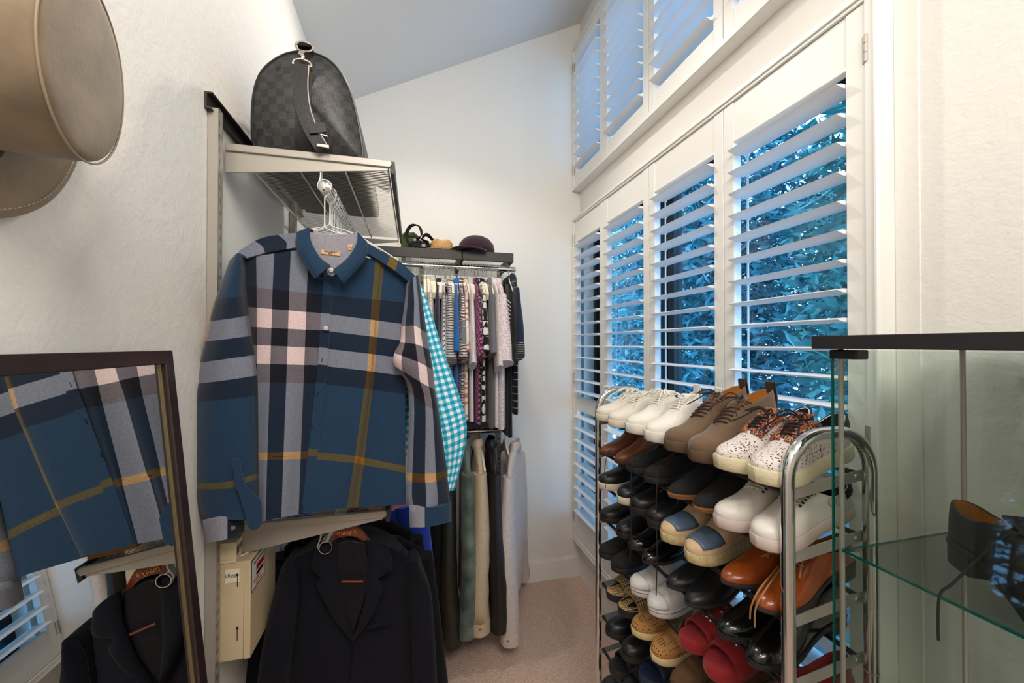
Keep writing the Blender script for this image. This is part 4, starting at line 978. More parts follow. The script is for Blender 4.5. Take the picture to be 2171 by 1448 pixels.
def back_shirt(px, key, label, w_px, slv_bot, hem_y, name='short_sleeved_shirt', cat='shirt', top=602, neck_dz=.032, **kw):
    Yn = 2.03; p = P(px, top, Yn); x = p.x
    z = p.z+neck_dz; hem = P(px, hem_y, Yn+.03).z; L = z-hem; sl = (p.z-.03-P(px, slv_bot, Yn-.03).z)
    tx = w_px*Yn/F_PX/2*.92
    return garment(name, label, cat, (x+.2*math.sin(.075), YK+R.uniform(-.01, .01), z), -PI/2+R.uniform(-.1, -.05), G[key], L, .205+R.uniform(-.008, .008), .20, max(.016, min(.03, tx*.7)), .068, sl, .30, .07, .082, tx*.55, tx, R.uniform(0, 6), amp=.003, collar=kw.pop('collar', G[key]), both=False, **kw)
DESC = [(914, 'cream', 'cream printed shirt partly behind the turquoise gingham sleeve', 22, 760, 900), (929, 'navy', 'dark navy shirt between the cream print and the thin striped shirts', 18, 765, 905),
 (940, 'thin', 'shirt with thin dark vertical stripes beside the wavy striped one', 18, 770, 905), (955, 'wave', 'grey and white wavy striped shirt on the back rod', 30, 757, 900),
 (970, 'blue', 'bright blue collared shirt between the wavy striped and the palm print', 16, 740, 900), (979, 'palm', 'brown and grey palm leaf print shirt on the back rod', 24, 753, 893),
 (991, 'coral', 'cream shirt with coral floral stripes on the back rod', 17, 741, 890), (1001, 'white', 'plain white shirt on the back rod left of the purple dots', 18, 766, 893),
 (1013, 'purple', 'purple shirt with pink dots on the back rod', 24, 752, 898), (1017, 'blackdot', 'black shirt with tiny white dots behind the purple one', 14, 735, 900),
 (1026, 'lines', 'white shirt with black line drawing print on the back rod', 25, 739, 897), (1046, 'grey', 'plain mid grey shirt left of the pale pink one', 22, 745, 908),
 (1055, 'light', 'light printed shirt tucked behind the pale pink one', 18, 772, 905), (1066, 'pink', 'pale pink speckled shirt with a wide short sleeve', 46, 762, 910)]
for d in DESC: back_shirt(*d)
t = back_shirt(1083, 'feather', 'long black shirt with white feather marks beside the navy polo', 20, 760, 927)
b = MB()
for k in range(9): b.tube(crv([(.236+.004*k, -.022, -.12-.022*k), (.243+.004*k, -.018, -.126-.022*k), (.246+.004*k, -.006, -.137-.022*k)], 3), .0022, 4)
b.build('feather_print', G['white'], t)
t = back_shirt(1098, 'polo', 'navy polo shirt with striped sleeve ends, rightmost on the back rod', 26, 725, 879, 'polo_shirt', 'polo shirt', top=590, cuff=(G['polocuff'], .055), bend=.02)
for c in t.children:
    if c.name.startswith('body'): c.data.materials[0] = G['polostripe']
b = MB(); b.tube(crv([(.07, -.02, -.005), (.12, -.026, -.03), (.17, -.026, -.062), (.2, -.02, -.1)], 4), .003, 5); b.build('white_piping', G['white'], t)
# cream wooden hangers for them, some empty
HX = [902, 909, 915, 921, 928, 934, 942, 952, 962, 968, 978, 985, 992, 999, 1006, 1013, 1021, 1031, 1040, 1052, 1064]
h0 = None
for k, px in enumerate(HX):
    x = P(px, 590, YK-.1).x; loc = (x, 2.27+R.uniform(-.004, .004), EYE+.447+.0165); rot = (0, 0, PI/2+R.uniform(-.06, .06))
    if h0 is None:
        h0 = hanger('cream wooden hanger in the close row on the upper back rod', loc, 0, M_CREAMWOOD, .165, False, 'cream hangers on the upper back rod', .008, rise=.04); h0.rotation_euler = rot
    else: dup(h0, loc, rot=rot)
for k, px in enumerate((1027, 1036)):
    x = P(px, 590, YK-.1).x; dup(h0, (x, 2.27, EYE+.447+.0165), rot=(0, 0, PI/2+.12*(k-.5)), label='empty cream wooden hanger left of the grey shirt, '+('nearer the line print shirt' if k == 0 else 'nearer the grey shirt'))
hanger('dark hanger holding the navy polo at the right rod end', (P(1080, 590, YK).x, 2.27, EYE+.447+.0165), PI/2, M_BLACK, .17, False, th=.004, rise=.05)

# jackets on the lower back rod
M_DENIM = pmat('washed_green_denim', lambda t: (t.base(t.ramp(t.noise(9, t.coord('Object'), 5), [(.3, '#3b4742'), (.7, '#7d8a80')], False)), t.bump(t.math('ADD', t.noise(400, t.coord('Object'), 1), t.noise(25, t.coord('Object'), 3)), .3, .004)), .9, .15)
M_CREAMJ = fabric('cream_suede_cloth', '#c9b394', .85, .06, 500); M_BLKLEA = mat('soft_black_leather', '#1a1918', .5, bump=.3, bscale=120); M_PALE = fabric('pale_waffle_cloth', '#cdbdb4', .95, .04, 300, .1, .3)
M_OLIVE = mat('olive_nylon', '#26241a', .42, bump=.5, bscale=18, bdist=.01)
def back_jacket(pxs, pys, key, label, wpx, bot, hem, name='jacket', ztop=.06, **kw):
    Yn = 2.0; p = P(pxs, pys, Yn); sl = p.z-.02-P(pxs, bot, Yn-.06).z; z = p.z+ztop; L = z-P(pxs, hem, Yn+.05).z; tx = wpx*Yn/F_PX/2
    t = garment(name, label, 'jacket', (p.x-.22*math.sin(kw.get('rz', -.08)), YK-.005, z), -PI/2+kw.pop('rz', -.08), key, L, .225, .23, max(.03, tx*.75), .085, sl-(kw['cuff'][1] if 'cuff' in kw else 0), .14, .085, .06, tx*.7, tx, R.uniform(0, 6), amp=.005, collar=kw.pop('collar', key), both=kw.pop('both', False), bend=.06, wob=.016, **kw)
    return t
back_jacket(925, 1030, M_BLKCOT, 'black jacket left of the olive bomber on the lower back rod', 34, 1350, 1330)
back_jacket(952, 1020, M_OLIVE, 'dark olive quilted bomber jacket on the lower back rod', 44, 1360, 1340)
back_jacket(993, 985, M_DENIM, 'faded green-grey denim jacket on the lower back rod', 38, 1338, 1290, 'denim_jacket', cuff=(M_DENIM, .06), buttons=0)
back_jacket(1020, 985, M_CREAMJ, 'cream jacket between the denim and the black jackets', 42, 1332, 1290, cuff=(M_CREAMJ, .06), buttons=1)
back_jacket(1052, 985, M_BLKLEA, 'black leather jacket between the cream and the pale jackets', 36, 1328, 1290, 'leather_jacket')
back_jacket(1083, 975, M_PALE, 'pale waffle knit overshirt, rightmost on the lower back rod', 42, 1338, 1275, 'overshirt', cuff=(M_PALE, .055), buttons=1, rz=-.40, both=True, ztop=.015)
for px, lb in ((985, 'cream hanger carrying the faded denim jacket'), (1018, 'cream hanger carrying the cream jacket'), (1072, 'cream hanger carrying the pale overshirt')):
    hanger(lb, (P(px, 930, YK).x, 2.27, EYE-.50+.0165), PI/2, M_CREAMWOOD, .18, False, rise=.045)

# ------------------------------------------------------------------ hats and bag on the back shelf
ZH = EYE+.528
def cap():
    t = thing('baseball_cap', 'maroon cap with pale mesh back on the back wall shelf', 'cap', (P(1012, 530, 2.27).x, 2.30, ZH), 0)
    M1 = fabric('maroon_cotton', '#2f1c26', .9, .08); M2 = fabric('pale_mesh', '#b7aa97', .9, .08)
    n = 24
    def rr(z, r, h=0): return [(r*math.cos(2*PI*k/n), r*1.12*math.sin(2*PI*k/n), z+h) for k in range(n)]
    lv = [(.0, .088), (.03, .090), (.06, .084), (.085, .066), (.10, .04), (.105, .012)]
    for nm, m, k0, k1 in (('front_panels', M1, 12, 26), ('mesh_back', M2, 2, 12)):
        b = MB(); b.loft([[rr(z, r)[k % n] for k in range(k0-1 if k0 == 12 else k0, k1+1)] for z, r in lv], cap=False, closed=False); o = b.build(nm, m, t, solid=.002)
    b = MB(); vs = []; top = []; N = 15
    rings = []
    for q, (dr, dz) in enumerate(((0, .012), (.03, .014), (.062, .008), (.070, .0))):
        rings.append([((.088+dr*.35)*math.sin(a)*1.0, -(.096*math.cos(a)+dr*math.cos(a)**.5*1.0), dz-.020*abs(a)**2.0*(.5 if q else .3)+.008) for a in [(-1.25+2.5*k/(N-1)) for k in range(N)]])
    b.loft(rings, cap=False, closed=False); b.build('visor', M1, t, solid=.003)
    b = MB(); b.lathe([(.006, 0), (.007, .002), (.003, .005)], (0, 0, .104), n=10); b.build('button', M1, t)
    t.rotation_euler = (0, 0, -.75); t.scale = (1.15, 1.15, 1.05)
cap()
def straw_hat():
    t = thing('straw_hat', 'tan straw hat on the back wall shelf left of the cap', 'hat', (P(937, 527, 2.30).x, 2.32, ZH))
    M = pmat('tan_straw', lambda q: (q.base(q.ramp(q.noise(60, q.coord('Object', (1, 1, 4)), 2), [(.3, '#a87f4e'), (.7, '#d8b37c')], False)), q.bump(q.noise(220, q.coord('Object', (1, 1, 5)), 1), .4, .003)), .8, 0)
    b = MB(); n = 32; b.loft([[(r*math.cos(2*PI*k/n), r*1.15*math.sin(2*PI*k/n), z-(.012*math.exp(-((r*math.cos(2*PI*k/n))/.02)**2) if z > .06 else 0)) for k in range(n)] for r, z in ((.070, .004), (.069, .02), (.066, .05), (.058, .075), (.04, .083), (.015, .080))]); b.build('crown', M, t, sub=1)
    b = MB(); b.loft([[(r*math.cos(2*PI*k/n), r*1.12*math.sin(2*PI*k/n), z+.006*math.cos(4*PI*k/n)*(r > .08)) for k in range(n)] for r, z in ((.068, .008), (.09, .010), (.102, .014), (.102, .012), (.09, .007), (.068, .004))], cap=False); b.build('brim', M, t)
    b = MB(); b.lathe([(.0705, .008), (.0705, .022)], n=32, cap=False); o = b.build('band', mat('straw_band', '#94703f', .8), t, solid=.001); o.scale = (1, 1.14, 1)
straw_hat()
def strap_bag():
    t = thing('strap_bag', 'black bag with tangled straps on the back shelf', 'bag', (P(890, 522, 2.3).x, 2.36, ZH))
    MBk = mat('black_webbing', '#131314', .7, bump=.3, bscale=300)
    b = MB(); n = 18; b.loft([[(r*1.25*math.cos(2*PI*k/n)+.006*math.sin(3*k), r*.8*math.sin(2*PI*k/n), z+.004*math.sin(2*k)) for k in range(n)] for r, z in ((.055, 0), (.062, .02), (.058, .05), (.045, .072), (.02, .08))]); b.build('pouch', MBk, t, sub=1)
    for pts in (((-.05, -.03, .03), (-.075, -.05, .09), (-.05, -.06, .145), (-.005, -.05, .15), (.01, -.05, .10), (-.02, -.055, .07)), ((.0, -.05, .06), (.03, -.06, .10), (.06, -.05, .09), (.085, -.05, .05), (.06, -.055, .015)), ((-.06, -.045, .01), (-.02, -.065, .03), (.03, -.066, .02), (.08, -.05, .07)), ((-.04, -.05, .11), (.0, -.06, .08), (.05, -.06, .055))):
        b = MB(); c = crv(pts, 6); b.strip(c, [(math.sin(i*.25), 1, math.cos(i*.3)) for i in range(len(c))], .011, .003); b.build('strap', MBk, t)
    b = MB(); b.box((.01, -.072, .028), (.032, -.066, .046)); b.box((-.035, -.066, .06), (-.02, -.06, .075)); b.build('buckle', mat('grey_plastic', '#77777a', .35), t, bevel=.002)
    c = thing('olive_cap', 'folded olive green cap atop the shelf behind the black straps', 'cap', (P(868, 460, 2.42).x, 2.46, ZH)); Mo = fabric('olive_cotton', '#4c5a2a', .9, .12)
    b = MB(); n = 22; b.loft([[(r*math.cos(2*PI*k/n), r*1.0*math.sin(2*PI*k/n), z) for k in range(n)] for r, z in ((.07, 0), (.072, .05), (.068, .12), (.064, .155), (.05, .166), (.02, .168))]); b.build('crown', Mo, c, sub=1)
    b = MB(); b.lathe([(.0715, .128), (.0715, .146)], n=24, cap=False); b.build('band', fabric('olive_band', '#39451f', .9), c, solid=.0015)
    b = MB(); b.loft([[((.07+d)*math.sin(a), -(.066*math.cos(a)+d*1.0), .012+dz) for a in [-1.1+2.2*k/10 for k in range(11)]] for d, dz in ((0, 0), (.03, -.002), (.045, -.008))], cap=False, closed=False); b.build('visor', Mo, c, solid=.003); c.scale = (.72, .8, .88)
strap_bag()

# ================================================================== SHOES
LEA = lambda n, c, r=.42, **k: mat(n, c, r, bump=k.pop('bump', .12), bscale=k.pop('bscale', 90), var=k.pop('var', .06), **k)
def perforated(name, c, hole, sc=130, th=.28):
    def f(t):
        v = t.new('ShaderNodeTexVoronoi'); v.inputs['Scale'].default_value = sc; v.inputs['Randomness'].default_value = .1; t.link(t.coord('Object'), v.inputs['Vector'])
        t.base(t.ramp(v.outputs['Distance'], [(0, hole), (th, c)])); t.bump(v.outputs['Distance'], .5, .002)
    return pmat(name, f, .7, 0)
def speckled(name, c, dots, sc=190):
    def f(t):
        v = t.new('ShaderNodeTexVoronoi'); v.inputs['Scale'].default_value = sc; t.link(t.coord('Object'), v.inputs['Vector'])
        n = t.noise(14, t.coord('Object'), 2); m = t.math('GREATER_THAN', t.math('ADD', t.math('SUBTRACT', .30, v.outputs['Distance']), t.math('MULTIPLY', t.math('SUBTRACT', n, .5), .5)), 0)
        t.base(t.mix(m, c, t.ramp(t.noise(60, t.coord('Object')), [(.45, dots[0]), (.5, dots[1]), (.56, dots[2])]))); t.bump(v.outputs['Distance'], .35, .002)
    return pmat(name, f, .85, 0)
def confetti(t):
    v = t.new('ShaderNodeTexVoronoi'); v.inputs['Scale'].default_value = 420; t.link(t.coord('Object'), v.inputs['Vector'])
    s = t.new('ShaderNodeSeparateColor'); t.link(v.outputs['Color'], s.inputs[0])
    t.base(t.ramp(s.outputs[0], [(0, '#8f2a22'), (.25, '#c5663b'), (.45, '#274a78'), (.6, '#1b1b20'), (.75, '#b9862f'), (.9, '#c9b7a8')]))
def check_slide(t):
    s = t.new('ShaderNodeSeparateXYZ'); t.link(t.coord('Object', (1, 1, 1), (0, 0, .15)), s.inputs[0]); o = []
    for k, sc in ((0, 26), (1, 26)):
        f = t.math('FRACT', t.math('ADD', t.math('MULTIPLY', s.outputs[k], sc), .1)); o.append(t.ramp(f, [(0, '#c19a63'), (.3, '#17130f'), (.4, '#d8c39a'), (.5, '#17130f'), (.6, '#d8c39a'), (.7, '#17130f'), (.8, '#b98f5a')]))
    t.base(t.mix(.5, o[0], o[1]))
def diag(t):
    v = t.new('ShaderNodeTexChecker'); v.inputs['Scale'].default_value = 75; v.inputs['Color1'].default_value = rgba('#c8b88a'); v.inputs['Color2'].default_value = rgba('#bba978')
    t.link(t.coord('Object', (1, 1, 1), (0, .785, 0)), v.inputs['Vector']); t.base(v.outputs['Color'])
ST = [0, .02, .05, .10, .17, .25, .32, .39, .45, .51, .57, .63, .69, .76, .83, .89, .94, .975, 1.0]
OUTL = ([0, .02, .05, .10, .17, .25, .35, .45, .55, .65, .75, .83, .89, .94, .975, 1.0], [x*.945 for x in (0, .014, .0215, .0275, .0305, .031, .031, .033, .0375, .042, .0435, .0415, .0365, .0285, .0195, 0)])
OUTP = ([0, .02, .05, .10, .17, .25, .35, .45, .55, .65, .75, .83, .89, .94, .975, 1.0], [0, .014, .0215, .027, .029, .029, .029, .031, .035, .039, .039, .0345, .0285, .021, .0135, 0])
def ip(x, xs, ys): return float(np.interp(x, xs, ys))
def pr(kind):
    d = dict(L=.29, out=OUTL, spring=.010, ts=.026, heel=0, welt=None, flare=1.04)
    low = ([0, .05, .12, .22, .32, .39, .45, .51, .57, .63, .69, .76, .83, .89, .94, .975, 1], [.066, .066, .058, .053, .060, .072, .080, .079, .073, .066, .058, .052, .049, .046, .041, .033, .020])
    op = ([0, .02, .05, .12, .22, .32, .39, .45, .51, .57, .60, .64, .68, 1], [0, .008, .014, .022, .026, .027, .026, .020, .014, .0125, .0115, .010, 0, 0])
    d.update(h=low, o=op, lace=(.47, .63, 6), tongue=(.67, .40, .020))
    if kind in ('runner',): d.update(ts=.032, flare=1.10, spring=.016, h=([0, .05, .12, .22, .32, .39, .45, .51, .57, .63, .69, .76, .83, .89, .94, .975, 1], [.083, .080, .068, .060, .066, .082, .094, .092, .084, .074, .064, .055, .049, .044, .036, .028, .018]))
    if kind == 'hightop': d.update(ts=.030, h=([0, .05, .12, .22, .32, .39, .45, .51, .57, .63, .69, .76, .83, .89, .94, .975, 1], [.122, .124, .120, .112, .108, .108, .102, .092, .082, .072, .061, .052, .050, .047, .042, .034, .022]), tongue=(.67, .34, .012), lace=(.36, .63, 8))
    if kind == 'chukka': d.update(ts=.014, heel=.016, out=OUTP, h=([0, .05, .12, .22, .32, .39, .45, .51, .57, .63, .69, .76, .83, .89, .94, .975, 1], [.098, .100, .096, .088, .088, .090, .090, .083, .073, .064, .056, .049, .044, .040, .034, .026, .016]), tongue=(.60, .36, .012), lace=(.42, .54, 3),
                 o=([0, .02, .05, .12, .22, .32, .39, .45, .51, .56, .60, 1], [0, .008, .013, .02, .024, .025, .022, .016, .011, .009, 0, 0]), welt=.004)
    if kind == 'dress': d.update(ts=.011, heel=.020, out=OUTP, h=([0, .05, .12, .22, .32, .39, .45, .51, .57, .63, .69, .76, .83, .89, .94, .975, 1], [.062, .062, .056, .052, .060, .071, .077, .074, .067, .060, .053, .046, .041, .037, .032, .024, .014]), lace=(.46, .57, 4), tongue=(.62, .41, .010), welt=.003,
                 o=([0, .02, .05, .12, .22, .32, .39, .45, .51, .56, .60, .62, 1], [0, .008, .014, .022, .026, .026, .024, .014, .010, .009, .007, 0, 0]))
    if kind == 'slip': d.update(lace=None, tongue=None, ts=.020, o=([0, .02, .05, .12, .22, .32, .39, .45, .50, .55, .58, 1], [0, .008, .014, .023, .027, .029, .029, .028, .024, .016, 0, 0]), h=([0, .05, .12, .22, .32, .39, .45, .51, .57, .63, .69, .76, .83, .89, .94, .975, 1], [.058, .056, .050, .045, .046, .051, .057, .061, .061, .057, .052, .048, .045, .042, .037, .03, .018]))
    if kind == 'canvas': d.update(ts=.024, flare=1.03)
    if kind == 'clog': d.update(lace=None, tongue=None, ts=.022, o=([0, .02, .05, .12, .22, .32, .39, .45, .50, .55, .58, 1], [0, .008, .014, .023, .027, .030, .031, .030, .026, .017, 0, 0]), h=([0, .05, .12, .22, .32, .39, .45, .51, .57, .63, .69, .76, .83, .89, .94, .975, 1], [.040, .040, .037, .034, .036, .044, .052, .058, .060, .058, .055, .051, .048, .045, .039, .031, .018]))
    return d
def shoe(name, kind, label, upper, sole, lining=None, lace=None, tongue=None, bow=False, cat='shoe', side=1, extras=None, L=None):
    t = thing(name, label, cat); d = pr(kind)
    if L: d['L'] = L
    Ln = d['L']; ts, hb = d['ts'], d['heel']
    yc = lambda s: side*(.004*math.sin(PI*s)-.003*max(0, s-.5)*2)
    sp = lambda s: d['spring']*max(0, (s-.72)/.28)**1.6
    W = lambda s: ip(s, *d['out'])
    base = lambda s: hb*max(0, min(1, (.62-s)/.30)) if hb else 0         # heel lift
    def zb(s): return ts+sp(s)+base(s)
    b = MB(); N = 26
    def loop(k, z0):
        pts = []; ss = [.5-.5*math.cos(PI*i/N) for i in range(N+1)]
        for s in ss: pts.append((s*Ln+(k-1)*Ln*(s-.5)*.5, yc(s)+W(s)*k, z0(s)))
        for s in reversed(ss[1:-1]): pts.append((s*Ln+(k-1)*Ln*(s-.5)*.5, yc(s)-W(s)*k, z0(s)))
        return pts
    if kind in ('slide',): pass
    fl = d['flare']; bot = lambda s: sp(s)*1.0+base(s)
    b.loft([loop(fl*.95, bot), loop(fl, lambda s: bot(s)+.004), loop(fl*1.0, lambda s: zb(s)-.004), loop(fl*.975, zb)])
    b.build('sole', sole, t, angle=50)
    if hb:
        b = MB(); ss = [.0, .02, .05, .10, .17, .24]; p = [(s*Ln, yc(s)+W(s)*1.0) for s in ss]+[(s*Ln, yc(s)-W(s)*1.0) for s in reversed(ss[1:])]
        b.loft([[(x, y, 0) for x, y in p], [(x, y, hb+.001) for x, y in p]]); b.build('heel', sole if not isinstance(sole, list) else sole[0], t)
    if d['welt'] and extras and 'welt' in extras:
        b = MB(); b.loft([loop(1.06, lambda s: zb(s)-.005), loop(1.07, lambda s: zb(s)-.0035), loop(1.06, lambda s: zb(s)-.0005)], cap=False); b.build('welt', extras['welt'], t)
    # upper
    def up(s, sg, q):
        w, h, o = W(s), zb(s)-ts*0+0, ip(s, *d['o']); H_ = ip(s, *d['h'])+zb(s)-.016; o = min(o, max(0, w-.002))
        e = .80; c, z = math.cos(q*PI/2), math.sin(q*PI/2); c = abs(c)**e if c > 1e-6 else 0; z = abs(z)**.85
        bul = 1+.05*math.sin(PI*q)*(s > .1)
        y = o+(w*.985-o)*c*bul if o > 0 else w*.985*c*bul
        return Vector((s*Ln, yc(s)+sg*y, zb(s)-.002+(H_-zb(s)+.002)*z))
    m = 6; b = MB(); vs = []; fs = []
    for sg in (1, -1):
        k = len(vs)
        for s in ST:
            for j in range(m+1): vs.append(up(s, sg, j/m))
        for i in range(len(ST)-1):
            for j in range(m): a = k+i*(m+1)+j; fs.append((a, a+1, a+m+2, a+m+1) if sg > 0 else (a, a+m+1, a+m+2, a+1))
    b.add(vs, fs); b.build('upper', [upper, lining or upper], t, merge=.0006, sub=1, solid=.0028, mofs=1, angle=180)
    b = MB(); b.loft([loop(.90, lambda s: zb(s)-.001), loop(.88, lambda s: zb(s)+.002)]); b.build('insole', lining or upper, t)
    rr = random.Random(sum(map(ord, name+label)))
    if d['tongue']:
        s0, s1, rise = d['tongue']; pts = []; ws = []
        for k in range(7):
            f = k/6; s = s0+(s1-s0)*f; z = ip(s, *d['h'])+zb(s)-.016-.0025+rise*max(0, f-.45)/.55; pts.append((s*Ln-.006*max(0, f-.6), yc(s), z)); ws.append(lerp(.010, .021, f))
        b = MB(); b.strip(pts, (0, 1, 0), ws, .005); b.build('tongue', tongue or upper, t, bevel=.0015, angle=80)
    if d['lace'] and lace:
        s0, s1, n = d['lace']; b = MB(); prev = None
        for k in range(n):
            s = s0+(s1-s0)*k/(n-1); o = ip(s, *d['o'])+.006
            zt = ip(s, *d['h'])+zb(s)-.016; a = up(s, 1, .80); c = up(s, -1, .80)
            a = up(s, 1, .84)+Vector((0, 0, .002)); c = up(s, -1, .84)+Vector((0, 0, .002)); mid = Vector((s*Ln, yc(s), zt+.0045))
            s2 = min(s+(s1-s0)/(n-1)*.8, .66); e = up(s2, -1, .84)+Vector((0, 0, .002)); f = up(s2, 1, .84)+Vector((0, 0, .002))
            b.tube(crv([a, (a+c)/2*.4+mid*.6, c], 3), .0019, 6)
            b.tube(crv([a, (a+e)/2*.4+Vector((mid.x+.004, mid.y, mid.z+.001))*.6, e], 3), .0019, 6)
        if bow:
            s = s0; c = Vector((s*Ln, yc(s), ip(s, *d['h'])+zb(s)-.016+.007))
            for sg in (1, -1):
                q = lambda x, y, z: c+Vector((x+rr.uniform(-.005, .005), sg*(y+rr.uniform(-.004, .004)), z+rr.uniform(-.002, .005)))
                b.tube(crv([c, q(.012, .018, .012), q(.030, .034, .004), q(.036, .020, .004), q(.016, .008, .008), c], 4), .0019, 6)
                b.tube(crv([c, q(.018, .012, .006), q(.050, .030, -.008), q(.075, .044, -.022)], 4), .0018, 6)
        b.build('laces', lace, t)
    if extras:
        if 'tab' in extras:      # heel pull tab
            b = MB(); z = ip(0, *d['h'])+zb(0)-.016; b.strip([(.001, 0, z-.045), (-.003, 0, z-.02), (-.001, 0, z+.004), (.002, 0, z+.020), (.007, 0, z+.020), (.008, 0, z-.006)], (0, 1, 0), .011, .003); b.build('heel_tab', extras['tab'], t)
        if 'counter' in extras:  # heel counter
            b = MB(); rows = []
            for s in (0, .02, .05, .10, .15): rows.append([up(s, 1, q)*1 for q in (.35, .55, .75, .97)])
            vs = []; fs = []
            seq = [(s, 1) for s in (.16, .10, .05, .02)]+[(0, 1)]+[(s, -1) for s in (.02, .05, .10, .16)]
            for s, sg in seq:
                for q in (.42, .6, .8, .99):
                    p = up(s, sg, q); p = Vector((p.x-.0015, p.y+sg*.0012, p.z)); vs.append(p)
            for i in range(len(seq)-1):
                for j in range(3): a = i*4+j; fs.append((a, a+1, a+5, a+4))
            b.add(vs, fs); b.build('heel_counter', extras['counter'], t, solid=.002, soff=0, angle=180)
        if 'vamp' in extras or 'cap' in extras or 'rand' in extras:
            for key, (sa, sb, qa, qb), nm in (('vamp', (.70, .92, .30, 1.0), 'vamp_panel'), ('cap', (.86, 1.0, 0.05, 1.0), 'toe_cap'), ('rand', (.60, .98, .0, .28), 'toe_rand')):
                if key not in extras: continue
                b = MB(); vs = []; fs = []; na = 9; ss = [sa+(sb-sa)*i/na for i in range(na+1)]; nq = 5; cols = [(1, qa+(qb-qa)*j/nq) for j in range(nq+1)]
                for sg in (1, -1):
                    k = len(vs)
                    for s in ss:
                        for _, q in cols:
                            p = up(s, sg, q); c = Vector((p.x, yc(s), zb(s))); p = c+(p-c)*1.025+Vector((.001*(s > .95), 0, .0005)); vs.append(p)
                    for i in range(na):
                        for j in range(nq): a = k+i*(nq+1)+j; fs.append((a, a+1, a+nq+2, a+nq+1))
                b.add(vs, fs); b.build(nm, extras[key], t, merge=.0004, solid=.0012, soff=0, angle=180)
        if 'eyelet' in extras:
            b = MB(); s0, s1, n = d['lace']
            for k in range(n):
                for sg in (1, -1):
                    s = s0+(s1-s0)*k/(n-1); p = up(s, sg, .76); nn = Vector((0, sg*.6, .8)); b.lathe([(.003, .0006), (.003, .0018), (.001, .002)], p+nn*.0012, nn, 8)
            b.build('eyelets', extras['eyelet'], t)
        if 'stripe' in extras:
            b = MB(); b.loft([loop(fl*1.012, lambda s: zb(s)-.0075), loop(fl*1.014, lambda s: zb(s)-.0055)], cap=False); b.build('sole_stripe', extras['stripe'], t)
        if 'panel' in extras:    # lace panel
            for sg in (1, -1):
                b = MB(); vs = []; fs = []; ss = [.40, .46, .52, .58, .64, .70]; qs = (.60, .74, .88, .98)
                for s in ss:
                    for q in qs: p = up(s, sg, q); vs.append(p+Vector((0, sg*.0015, .0022)))
                for i in range(5):
                    for j in range(3): a = i*4+j; fs.append((a, a+1, a+5, a+4))
                b.add(vs, fs); b.build('lace_panel', extras['panel'], t, solid=.002, soff=0, angle=180)
        if 'logo' in extras:
            txt, sz, lm, s, q = extras['logo']
            for sg in (1,):
                p = up(s, sg*1, q); p2 = up(s+.02, sg, q); p3 = up(s, sg, q+.06); x = (p2-p)*-sg*-1; y = p3-p
                text_part('side_lettering', txt, sz, lm, t, p+Vector((0, sg*.0030, 0)), x if sg < 0 else -x, y, .0006)
    return t
def slide(name, label, bed, strap_m, sole, side=1, studs=None, txt=None, closed=False):
    t = thing(name, label, 'slide'); Ln = .285; b = MB(); N = 26
    yc = lambda s: side*.003*math.sin(PI*s); W = lambda s: ip(s, *OUTL)*1.06
    zt = lambda s: .024+.010*max(0, (s-.8)/.2)**1.5+.006*max(0, (.25-s)/.25)
    def loop(k, z0):
        ss = [.5-.5*math.cos(PI*i/N) for i in range(N+1)]; return [(s*Ln+(k-1)*Ln*(s-.5)*.6, yc(s)+W(s)*k, z0(s)) for s in ss]+[(s*Ln+(k-1)*Ln*(s-.5)*.6, yc(s)-W(s)*k, z0(s)) for s in reversed(ss[1:-1])]
    b.loft([loop(.97, lambda s: .006*max(0, (s-.75)/.25)), loop(1.0, lambda s: .006+.006*max(0, (s-.75)/.25)), loop(1.0, lambda s: zt(s)-.004), loop(.97, zt)]); b.build('sole', sole, t, angle=50)
    b = MB(); b.loft([loop(.95, lambda s: zt(s)-.001), loop(.93, lambda s: zt(s)+.0015), loop(.80, lambda s: zt(s)-.0004)]); b.build('footbed', bed, t, angle=60)
    vs = []; fs = []; ss = [.44, .50, .57, .64, .71, .78, .82]; m = 12; b = MB()
    hh = [.062, .061, .057, .052, .047, .042, .039]
    for s, h in zip(ss, hh):
        for j in range(m+1):
            a = PI*j/m; c, z = math.cos(a), math.sin(a); vs.append((s*Ln-.012*z*(s-.5), yc(s)+W(s)*1.03*math.copysign(abs(c)**.75, c), .012+h*abs(z)**.8))
    for i in range(len(ss)-1):
        for j in range(m): a = i*(m+1)+j; fs.append((a, a+1, a+m+2, a+m+1))
    b.add(vs, fs); st = b.build('strap', strap_m, t, solid=.005, soff=1, sub=1, angle=180)
    for i in (0, len(ss)-1):
        b = MB(); b.tube([Vector(vs[i*(m+1)+j])*1+Vector((0, 0, .004)) for j in range(m+1)], .0022, 6); b.build('strap_edge', strap_m, st)
    if studs:
        b = MB()
        for k, (s, j) in enumerate(((.60, 4.2), (.60, 5.5), (.62, 7.0), (.52, 5.0), (.70, 5.0))):
            i = min(range(len(ss)), key=lambda q: abs(ss[q]-s)); p = Vector(vs[i*(m+1)+int(j)]); b.lathe([(.004, 0), (.0045, .004), (.002, .007)], p+Vector((0, 0, .003)), (0, 0, 1), 8)
        p = Vector(vs[3*(m+1)+6]); b.tube(crv([p+Vector((.02, -.012, .007)), p+Vector((.028, 0, .0085)), p+Vector((.02, .012, .007)), p+Vector((.008, .006, .009))], 4), .002, 6); b.build('metal_pins', studs, st)
    if txt:
        p = Vector(vs[4*(m+1)+6]); text_part('strap_lettering', txt[0], txt[1], txt[2], t, p+Vector((.006, 0, .0095)), (0, -1, 0), (-1, 0, .25), .0006)
    return t
